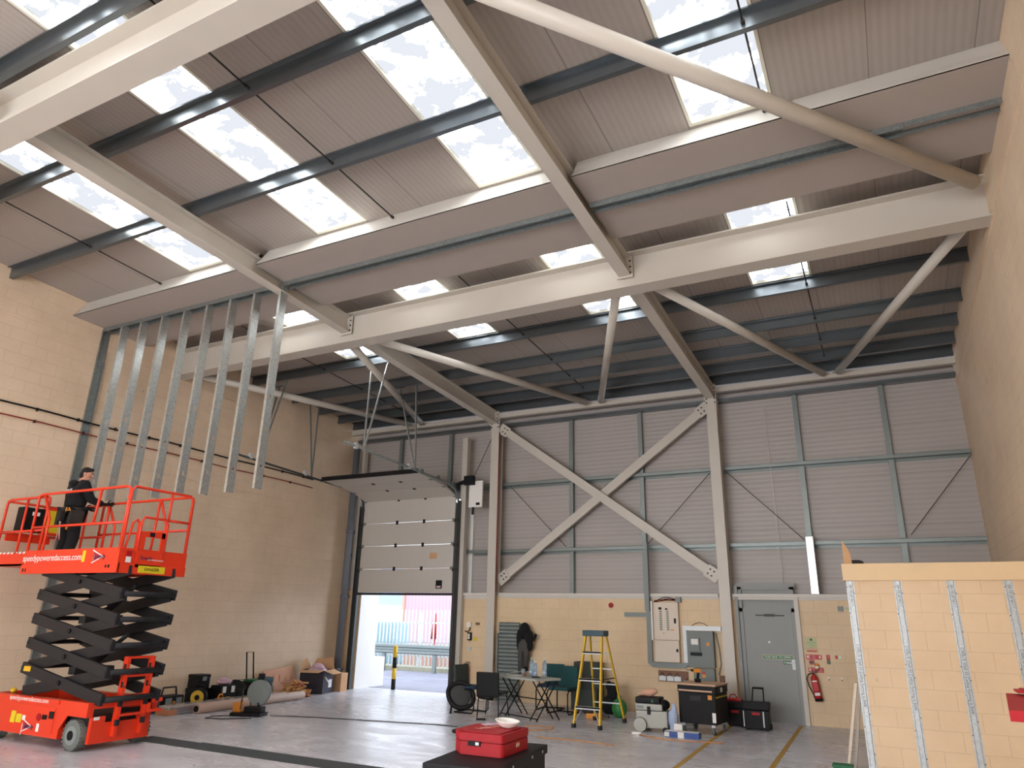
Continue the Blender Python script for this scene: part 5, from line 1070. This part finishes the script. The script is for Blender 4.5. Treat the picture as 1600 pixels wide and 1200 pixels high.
MB().box(-0.33, 0.33, -0.34, 0.37, 0.645, 0.76, bev=0.006).build('cabinet_lid', 'black', bc)
MB().box(-0.34, 0.35, -0.35, 0.38, 0.762, 0.785).build('plywood_top', 'ply', bc)
MB().box(-0.31, 0.28, -0.348, -0.341, 0.665, 0.69).build('timber_strip', 'ply', bc)
MB().box(0.20, 0.27, -0.336, -0.331, 0.55, 0.62).build('warning_sticker', 'orange', bc)
MB().box(-0.12, 0.08, -0.336, -0.331, 0.52, 0.60, bev=0.003).build('recessed_handle', 'liftarm', bc)
MB().box(0.26,0.32,-0.336,-0.331,0.20,0.35).build('care_label','paper',bc)
mb = MB()
for k in range(7): mb.box(0.331,0.334,-0.3+k*0.09,-0.26+k*0.09,0.575,0.60)
mb.build('hazard_tape','label',bc)
MB().box(0.331,0.337,-0.05,0.05,0.66,0.73).build('hasp','silver',bc)
for sx in (-1, 1):
    for y in (-0.27, 0.3):
        c_ = MB().box(sx*0.26-0.03, sx*0.26+0.03, y-0.04, y+0.04, 0.12, 0.16).box(sx*0.26-0.032,sx*0.26-0.026,y-.02,y+.02,.05,.12).box(sx*0.26+0.026,sx*0.26+0.032,y-.02,y+.02,.05,.12).build('castor', 'silver', bc)
        MB().cyl((sx*0.26-0.02, y, 0.062), (sx*0.26+0.02, y, 0.062), 0.062, 18).build('castor_wheel', 'tyre', c_)
dr = empty('cordless_drill', (-3.22, 13.45, 0.786), 'yellow and black cordless drill standing on the black cabinet', 'drill', rz=0.5)
MB().box(-0.05,0.05,-0.04,0.04,0,0.06,bev=0.01).build('battery','black',dr); MB().beam((0.0,0,0.05),(0.02,0,0.17),0.035,0.045,up=(1,0,0),bev=0.008).build('grip','black',dr)
MB().box(-0.07,0.06,-0.032,0.032,0.16,0.225,bev=0.015).build('motor_case','orange',dr); MB().cyl((-0.07,0,0.195),(-0.12,0,0.20),0.024,12,r2=0.016).cyl((-0.12,0,.2),(-0.2,0,.205),.006,6).build('chuck','steeld',dr)
gm = empty('gas_meter', (-3.62, 14.2, 0), 'dark grey gas valve on a pale pedestal behind the dust extractor', 'meter')
MB().box(-0.10,0.12,-0.1,0.1,0,0.5,bev=0.01).build('pedestal','vac',gm); MB().lathe([(0.04,0.5),(0.05,0.55),(0.11,0.6),(0.12,0.66),(0.06,0.70),(0.05,0.76)],18).ball((0.12,0,.56),.07).build('valve_body','grey',gm); MB().cyl((0,0,.76),(0,0,.80),.03,10).build('cap','brown',gm)
tag(MB().ball((0,0,0.22),(0.09,0.09,0.17)).ball((0.02,0,0.35),(0.05,0.05,0.12)).ball((0,0,.08),(.07,.07,.08)).build('blue_bag','bldg2', loc=(-3.56, 12.98, 0.0)), 'blue and clear plastic bag between the extractor and the cabinet', 'bag')
tag(MB().box(-0.28,0.28,-0.09,0.09,0,0.085,bev=0.004).box(-0.285,0.285,-.095,.095,0.03,0.06).build('blue_box','navyblue' if 'navyblue' in MT else 'bldg2', loc=(-3.32, 12.62, 0.0), rz=0.05), 'long white and blue cardboard box on the floor before the cabinet', 'box')
bpy.data.objects['blue_box'].data.materials.clear(); MT['bluebox'] = mat('blue_carton', '2C4C94', 0.5); bpy.data.objects['blue_box'].data.materials.append(MT['bluebox'])
MB().box(-0.27,0.27,-0.085,0.085,0.0855,0.088).box(-0.06,0.04,-0.0965,-0.0955,0.0,0.085).box(-0.28,-0.2,-.0965,-.0955,0.01,0.075).build('white_panel','paper', bpy.data.objects['blue_box'])
tag(MB().box(-0.07,0.07,-0.004,0.004,0.0,0.18).build('leaning_card','paper', loc=(-3.42, 12.74, 0.0)), 'white card standing behind the blue box', 'card')
def tool_case(loc, hx, hy, h, rz, label, handle=True):
    e = empty('tool_case', loc, label, 'case', rz=rz)
    MB().box(-hx, hx, -hy, hy, 0.03, h*0.72, bev=0.015).box(-hx+0.03, hx-0.03, -hy-0.006, -hy+0.01, 0.08, h*0.5, bev=0.004).build('case_body', 'black', e)
    MB().box(-hx-0.01, hx+0.01, -hy-0.01, hy+0.01, h*0.74, h, bev=0.02).build('case_lid', 'black', e)
    MB().box(-0.07, 0.07, -hy-0.03, -hy-0.008, h*0.56, h*0.66, bev=0.008).build('front_latch', 'red', e)
    for sx in (-1,1): MB().cyl((sx*(hx-0.02), hy-0.04, 0.05),(sx*(hx+0.012), hy-0.04, 0.05),0.05,14).build('wheel','rubber',e)
    MB().box(-hx+.02,-hx+.06,-hy,-hy+.06,0,.03).box(hx-.06,hx-.02,-hy,-hy+.06,0,.03).build('feet','rubber',e)
    if handle:
        MB().cyl((-0.09, hy-0.06, h-0.05), (-0.06, hy-0.02, h+0.22), 0.012, 8).cyl((0.12, hy-0.06, h-0.05), (0.12, hy-0.02, h+0.22), 0.012, 8).cyl((-0.065, hy-0.02, h+0.22), (0.13, hy-0.02, h+0.22), 0.018, 8).build('pull_handle', 'black', e)
        MB().box(hx-0.10, hx-0.08, -hy-0.009, -hy-0.004, 0.06, h*0.7).box(-hx-0.004, -hx+0.012, -hy-0.009, -hy-0.004, 0.06, h*0.7).build('edge_strip', 'silver', e)
    return e
tool_case((-2.40, 14.33, 0), 0.215, 0.19, 0.45, 0.06, 'black rolling tool case with red latch and raised handle by the fire door')
e_ = tool_case((-2.80, 14.62, 0), 0.15, 0.2, 0.42, 0.0, 'black tool case squeezed between the cabinet and the rolling case', False)
tag(MB().box(-0.16,0.12,-0.1,0.1,0,0.05,bev=0.02).tube([(-.1,0,.05),(-.08,0,.1),(0,0,.11),(.04,0,.05)],0.012,6).build('red_strap_bag','extred', loc=(-2.82, 14.6, 0.421)), 'red and black tool bag on top of the squeezed tool case', 'bag')
tag(MB().tube([(-2.9+0.25*math.cos(t)+0.1*t-0.0, 12.3+0.08*math.sin(t*2), 0.008) for t in [k*0.35 for k in range(4)]]+[(-3.3,12.2,0.008),(-3.7,12.25,0.008),(-4.0,12.45,0.008)], 0.008, 6).build('extension_lead','cable'), 'yellow extension lead on the floor before the blue box', 'lead')
tag(MB().box(-0.08,0.08,-0.03,0.03,0,0.04,bev=0.01).build('plug_socket','white', loc=(-4.05,12.48,0)), 'small white socket end of the extension lead', 'socket')
tag(MB().tube([(-6.0,12.2,0.007),(-5.5,12.35,0.007),(-5.42,12.1,0.007),(-5.75,11.75,0.007),(-6.2,11.6,0.007)],0.008,6).build('extension_lead','cable'), 'loop of orange extension lead on the floor below the ladder', 'lead')
tag(MB().tube([(-5.3,11.2,0.007),(-4.6,11.28,0.007),(-4.0,11.2,0.007)],0.007,6).build('extension_lead','cable'), 'short straight run of orange lead nearer the camera', 'lead')
# floor markings
def paint(p, q, w, nm):
    p = Vector((p[0],p[1],0.0015)); q = Vector((q[0],q[1],0.0015)); return struct(MB().beam(p, q, w, 0.003).build(nm, 'line'), 'worn yellow line painted on the floor')
paint((-1.78, 15.3), (-1.64, 9.5), 0.07, 'trim_12'); paint((-2.92, 14.8), (-2.74, 9.5), 0.07, 'trim_13')
struct(MB().beam((-13.2, 10.1, 0.0012), (-6.5, 11.7, 0.0012), 0.012, 0.002).build('trim_14', 'felt'), 'thin dark joint across the floor')

# ------------------------------------------------------------------ things along the left wall
def wbox(mb, c, s, rz=0, mt=None, bev=0.01):
    return mb.box(-s[0]/2, s[0]/2, -s[1]/2, s[1]/2, 0, s[2], mt, bev, Matrix.Translation(c) @ Matrix.Rotation(rz, 4, 'Z'))
e = empty('duct_bundle', (-11.97, 9.95, 0), 'long foil wrapped bundle of metal lengths on the floor by the left wall', 'bundle')
MB().beam((0,-0.45,0.08),(-0.20,2.65,0.08),0.30,0.15,bev=0.03).build('wrapped_lengths','duct',e)
MB().beam((0.01,-0.50,0.05),(0.0,-0.30,0.05),0.30,0.09).build('open_ends','wood2',e)
e = empty('card_tube', (-11.66, 9.95, 0), 'long pinkish cardboard tube on the floor before the foil bundle', 'tube')
o = MB().cyl((0,0,0.085),(-0.22,3.0,0.085),0.085,20).build('tube_body','tube',e); MB().cyl((0.002,-0.012,0.085),(0,0.0,0.085),0.055,16).build('tube_mouth','black',e)
# chop saw
cs = empty('chop_saw', (-10.75, 10.35, 0), 'chop saw with big grey disc guard on the floor beside the cardboard tube', 'saw', rz=0.35)
MB().box(-0.28,0.30,-0.16,0.16,0,0.06,bev=0.01).box(-0.05,0.28,-0.10,0.10,0.06,0.16,bev=0.02).build('saw_base','black',cs)
o = MB().cyl((0.16,-0.03,0.40),(0.16,0.05,0.40),0.215,28).build('disc_guard','grey',cs); o.rotation_euler=(0,0,0)
MB().cyl((0.16,-0.045,0.40),(0.16,-0.03,0.40),0.06,16).cyl((0.16,-.035,.4),(0.16,-.03,.4),.17,24).build('disc','grey',cs)
MB().beam((0.2,0.0,0.1),(0.17,0.0,0.34),0.06,0.05).cyl((0.05,0.06,0.5),(0.3,0.1,0.5),0.05,12).box(0.1,0.22,0.02,0.06,0.56,0.72,bev=0.02).build('motor_arm','black',cs)
MB().box(-0.27,-0.12,-0.10,0.10,0.06,0.22,bev=0.02).build('vice','orange',cs)
MB().tube([(-0.18,0.08,0.2),(-0.2,0.08,0.34),(-0.16,0.02,0.42),(-0.12,-0.06,0.34),(-0.12,-0.1,0.12)],0.009,6).tube([(0.0,.08,.15),(-.05,.08,.28),(.1,.08,.3),(.13,.08,.18)],0.01,6).build('carry_handle','steeld',cs)
tag(MB().tube([(-10.95,10.2,0.008),(-11.15,9.9,0.008),(-11.05,9.65,0.008),(-10.75,9.75,0.008),(-10.55,9.95,0.008),(-10.4,10.1,0.008)],0.008,6).build('power_cable','rubber'), 'black power cable looped before the chop saw', 'cable')
tag(MB().tube([(-10.4,10.55,0.008),(-9.6,10.85,0.008),(-8.8,11.05,0.008),(-7.4,11.4,0.008),(-6.9,11.4,0.008)],0.007,6).build('power_cable','rubber'), 'black power cable running from the chop saw across the floor', 'cable')
# site radio and tools
sr = empty('site_radio', (-12.72, 10.15, 0), 'low black site radio with carry frame by the left wall', 'radio', rz=0.1)
MB().box(-0.15,0.15,-0.25,0.25,0.02,0.24,bev=0.03).build('radio_body','black',sr)
MB().tube([(0,-0.18,0.2),(0,-0.15,0.38),(0,0.16,0.38),(0,0.20,0.2)],0.018,8).build('carry_handle','rubber',sr)
MB().box(0.15,0.158,-0.20,-0.05,0.06,0.2,bev=.003).box(0.15,0.158,0.06,0.2,0.06,0.2,bev=.003).build('speaker_grille','grey',sr); MB().box(0.152,0.16,-.03,.04,.1,.14).build('dial','orange',sr)
gr = empty('tool_box', (-12.44, 9.5, 0), 'dark square tool box on the floor next to the lift', 'tool box'); MB().box(-0.2,0.2,-0.12,0.12,0,0.2,bev=0.02).build('box_body','capblue',gr); MB().box(-.21,.21,-.13,.13,.2,.23,bev=.01).build('box_lid','black',gr)
yl = empty('hose_reel', (-12.55, 10.72, 0), 'round yellow and black reel on the floor by the left wall', 'reel', rz=0.5)
MB().cyl((0.0,-0.06,0.17),(0.0,0.06,0.17),0.17,24).build('reel_drum','black',yl); MB().cyl((0.0,-0.075,0.17),(0.0,-0.06,0.17),0.13,20).build('reel_face','yellow',yl); MB().cyl((0,-.08,.17),(0,-.075,.17),.05,14).build('reel_hub','black',yl); MB().tube([(-.1,0,.3),(-.05,0,.4),(.08,0,.4),(.12,0,.3)],0.015,6).build('carry_handle','black',yl)
st_ = [((-12.93,11.02,0),(0.34,0.36,0.30),'black','black tool box, lowest of the stack by the left wall'),((-12.93,11.0,0.302),(0.30,0.30,0.26),'black','black tool box on top of the lowest one in the stack by the wall')]
for c, s, m_n, lab in st_:
    e = empty('stacked_tool_box', c, lab, 'tool box', 'stacked tool boxes'); MB().box(-s[0]/2,s[0]/2,-s[1]/2,s[1]/2,0,s[2]*0.72,bev=.015).build('box_body',m_n,e); MB().box(-s[0]/2-.005,s[0]/2+.005,-s[1]/2-.005,s[1]/2+.005,s[2]*0.73,s[2],bev=.015).build('box_lid',m_n,e); MB().box(s[0]/2,s[0]/2+.015,-.05,.05,s[2]*.55,s[2]*.85,bev=.004).build('latch','grey',e)
e = empty('clipped_case', (-12.55, 11.32, 0), 'black case with white clips beside the stack, pink wrap on top', 'case'); MB().box(-.15,.15,-.2,.2,0,.36,bev=.015).build('case_body','black',e); MB().box(.15,.165,-.15,-.07,.22,.34,bev=.004).box(.15,.165,.07,.15,.22,.34,bev=.004).build('white_clips','paper',e); MB().box(.15,.16,-.06,.06,.08,.14).build('maker_label','label',e)
tag(MB().ball((0,0,0.06),(0.13,0.17,0.06)).ball((0.02,-.05,0.10),(0.09,0.1,0.05)).build('pink_wrap','purple', loc=(-12.55,11.32,0.36)), 'crumpled pink plastic wrap on top of the black case', 'wrap')
e = empty('yellow_saw', (-12.38, 11.12, 0), 'small orange yellow cordless saw on the floor before the black case', 'saw', rz=0.4); MB().box(-.05,.05,-.16,.12,0.0,.14,bev=.03).build('saw_body','orange',e); MB().tube([(0,-.12,.12),(0,-.06,.2),(0,.06,.2),(0,.1,.12)],.018,8).build('saw_handle','orange',e); MB().cyl((.055,.02,.07),(.065,.02,.07),.07,16).build('saw_blade','steeld',e)
e = empty('rubber_bucket', (-12.8, 11.80, 0), 'black rubber bucket tipped on its side by the left wall', 'bucket'); o = MB().lathe([(0.12,0),(0.17,0.32),(0.16,0.32),(0.11,0.02)],20).build('bucket_body','rubber',e); o.rotation_euler = (0,0.55,0); o.location=(-0.0,0,0.06); o2 = MB().tube([(-.16,0,.3),(0,.03,.44),(.16,0,.3)],.006,6).build('bucket_handle','steeld',e); o2.rotation_euler=(0,0.55,0); o2.location=(0,0,0.06)
# trolley case with telescopic handle
tc_ = empty('trolley_case', (-12.75, 12.32, 0), 'black trolley case with tall telescopic handle by the left wall', 'case', rz=-0.1)
MB().box(-.17,.17,-.2,.2,.04,.36,bev=.02).build('case_body','black',tc_); MB().box(-.16,.16,-.15,.22,.36,.40,bev=.012).build('green_flap','green',tc_)
MB().tube([(-.12,-.10,.35),(-.24,-.10,.95),(-.24,.08,.95),(-.12,.08,.35)],.016,6).build('pull_handle','black',tc_)
for y in (-.16,.16): MB().cyl((-.1,y-.015,.05),(-.1,y+.015,.05),.05,14).build('wheel','rubber',tc_)
MB().box(.1,.16,-.18,.18,0,.04).build('feet','rubber',tc_)
e = empty('tool_head', (-12.45, 12.36, 0), 'black angled tool head standing beside the trolley case', 'tool'); MB().box(-.1,.1,-.1,.1,0,.34,bev=.03).build('tool_body','black',e); MB().box(-.12,.12,-.13,.13,.34,.46,bev=.03).build('tool_head','capblue',e)
# cardboard with printed strokes, leaning against the wall
fb = empty('flat_carton', (-12.98, 13.30, 0), 'flat pinkish carton leaning on the left wall above the timber offcuts', 'carton')
MB().poly3([(0.25,-0.52,0.0),(0.25,0.45,0.0),(-0.12,0.48,0.58),(-0.12,-0.42,0.50)], 0.03).build('carton_board','cardp',fb)
mb = MB()
for k in range(4): 
    y=-0.28+k*0.19; f=lambda yy,t:(0.25-0.37*t+0.035*(1), yy, 0.54*t+0.02)
    mb.poly3([f(y,0.52),f(y+0.03,0.50),f(y+0.12,0.74),f(y+0.09,0.76)],0.004)
mb.build('printed_strokes','wood2',fb)
# timber offcuts: every stick its own object
for lay in range(10):
    a = random.uniform(-0.7, 0.7)+(PI/2 if lay % 3 == 2 else 0); n_ = 4 if lay < 4 else 3 if lay < 8 else 2
    for k in range(n_):
        L_ = random.uniform(0.35, 0.75); mt_ = random.choice(('wood','wood','wood2')); d = Vector((math.cos(a), math.sin(a), 0)); sd = Vector((-d.y, d.x, 0))
        c = Vector((-12.30, 13.2, 0.016+0.034*lay)) + sd*((k-(n_-1)/2)*max(0.076, 0.15-0.012*lay)) + d*random.uniform(-0.12, 0.12)
        o = MB().beam(c-d*L_/2, c+d*L_/2, random.choice((0.035,0.05,0.065)), 0.03, bev=0.002).build('timber_offcut', mt_)
        tag(o, '%s %s timber offcut lying %s the heap beside the printed carton' % ('long' if L_ > 0.55 else 'short', 'pale' if mt_ == 'wood' else 'pinkish', 'low in' if lay < 3 else 'in the middle of' if lay < 7 else 'on top of'), 'offcut', 'timber offcuts in the heap')
for i in range(6):
    p = Vector((-12.66, 12.57+0.058*i, 0.02)); q = p+Vector((-0.15, 0.02, 0.36+0.05*random.random()))
    tag(MB().beam(p, q, 0.03, 0.05).build('upright_offcut', random.choice(('grey','wood2','wood'))), 'short length standing on end at the left of the timber heap', 'offcut', 'upright offcuts')
# printed black carton with open flaps
pb = empty('printed_carton', (-12.58, 14.15, 0), 'large printed black carton with open flaps full of packaging, in the corner', 'carton', rz=0.30)
MB().box(-.30,.30,-.30,-.295,0,.52).box(-.30,.30,.295,.30,0,.52).box(-.30,-.295,-.3,.3,0,.52).box(.295,.30,-.3,.3,0,.52).box(-.3,.3,-.3,.3,0,.01).build('carton_walls','printed',pb)
MB().poly3([(.30,-.3,.52),(.30,.3,.52),(.52,.26,.44),(.52,-.26,.44)],.005).poly3([(-.3,-.3,.52),(.3,-.3,.52),(.26,-.52,.48),(-.26,-.52,.48)],.005).build('front_flaps','card',pb)
MB().poly3([(-.3,.3,.52),(.3,.3,.52),(.2,.40,.78),(-.22,.38,.74)],.005).poly3([(-.30,-.3,.52),(-.30,.3,.52),(-.40,.2,.76),(-.38,-.1,.70)],.005).build('rear_flaps','card',pb)
mb = MB()
for k in range(5): mb.box(.301,.303,-.2+.05*k,-.17+.06*k,.34-.03*k,.38-.03*k)
mb.box(.301,.303,.02,.2,.12,.3).build('printed_marks','paper',pb)
MB().ball((0,0,.48),(.24,.24,.10)).ball((-.05,.1,.58),(.14,.12,.08)).ball((.1,-.08,.56),(.1,.1,.07)).build('packing_film','purple',pb)
tag(MB().box(-0.14,0.14,-0.13,0.13,0,0.42,bev=0.003).build('plain_carton','card', loc=(-12.42, 14.80, 0.0), rz=0.05), 'narrow plain cardboard box between the printed carton and the grey pipe', 'carton')

# ------------------------------------------------------------------ outside the door
bo = empty('bollard', (-11.62, 15.95, -0.01), 'yellow and black striped bollard just outside the door opening', 'bollard')
for k in range(4): MB().cyl((0,0,0.26*k+.0),(0,0,0.26*(k+1)),0.055,18).build('bollard_band', 'black' if k%2==0 else 'yellow', bo)
MB().ball((0,0,1.04),(0.055,0.055,0.03)).build('bollard_cap','yellow',bo)
FY = 21.9
pf = empty('palisade_fence', (-15, FY, 0), 'grey steel palisade fence across the yard', 'fence')
for k in range(78):
    x = -6.2+k*0.155
    MB().prism([(-0.033,0),(0,0.012),(0.033,0),(0.0,0.004)], (x,0,0.12), (x,0,1.92), up=(0,-1,0)).poly3([(x-.033,-.001,1.92),(x+.033,-.001,1.92),(x+.018,-.001,2.02),(x,-.001,1.97),(x-.018,-.001,2.02)],0.006).build('pale','galv',pf)
MB().box(-6.3,6,0.02,0.06,0.45,0.50).build('lower_rail','galv',pf); MB().box(-6.3,6,0.02,0.06,1.55,1.60).build('upper_rail','galv',pf)
for k in range(5): MB().box(-5.6+2.75*k,-5.5+2.75*k,0.06,0.16,0,1.9).build('fence_post','galv',pf)
tag(pf, None)
cr = empty('crash_barrier', (-15, FY-0.75, 0), 'grey corrugated crash barrier in front of the palisade fence', 'barrier')
MB().prism([(-0.16,0),(-0.13,0.05),(-0.06,0.05),(-0.03,0.0),(0.03,0.0),(0.06,0.05),(0.13,0.05),(0.16,0.0),(0.16,-0.006),(-0.16,-0.006)], (-6,0,0.72), (6,0,0.72), up=(0,-1,0)).build('barrier_beam','rail',cr)
for k in range(6): MB().box(-5.2+2.1*k,-5.08+2.1*k,0.01,0.12,-0.01,0.8).build('barrier_post','rail',cr)
struct(MB().box(-26,-6,FY-0.3,FY+0.5,-0.01,0.12).build('verge_kerb','kerb'), 'kerb and rough grass verge under the fence')
tag(MB().cyl((-15.2,FY+1.3,-0.01),(-15.2,FY+1.3,1.0),0.05,10).cyl((-15.2,FY+1.3,1.0),(-15.2,FY+1.3,1.9),0.13,12,r2=0.05).build('red_post','extred') , 'red folded parasol shape seen through the palisade fence', 'parasol')
tag(MB().box(-12.6,-12.35,FY+0.3,FY+0.45,0.12,1.75,bev=.05).build('yellow_marker','yellow'), 'yellow upright marker behind the fence at its right end', 'marker')
tag(MB().box(-19.5,-17.2,FY+1.6,FY+2.6,0,1.55,bev=.1).build('covered_stack','teald'), 'teal covered stack behind the palisade fence', 'stack')
tag(MB().box(-16.6,-14.2,FY+1.4,FY+2.2,0,0.8,bev=.03).build('brick_pallet','cardp'), 'pallet of pink bricks behind the palisade fence', 'pallet')
rb_ = empty('red_building', (-27, 45, 0), 'large pale red clad industrial building across the road', 'building')
MB().box(-5.2,18,0,10,-.01,6.2).build('cladding','bldg',rb_); MB().box(-5.4,-5.2,-.1,10,-.01,6.4).box(-5.4,18,-.1,10,6.2,6.4).build('edge_trim','cardp',rb_)
bb_ = empty('blue_building', (-40, 52, 0), 'pale blue building beyond the fence on the left', 'building'); MB().box(-12,6.5,0,8,-.01,7.0).build('upper_wall','bldg2',bb_); MB().box(-12,6.6,-.2,0,-.01,2.6).build('lower_wall','white',bb_)
te = empty('leafy_tree', (-27.2, 30, 0), 'light green tree at the left of the door opening', 'tree')
MB().cyl((0,0,0),(0,0,2.4),0.15,10).build('trunk','brown',te); mb = MB()
for k in range(40): mb.ball((random.uniform(-1.6,1.6),random.uniform(-1.6,1.6),random.uniform(1.6,4.2)), random.uniform(.3,.6), seg=8)
mb.build('crown','leaf',te)
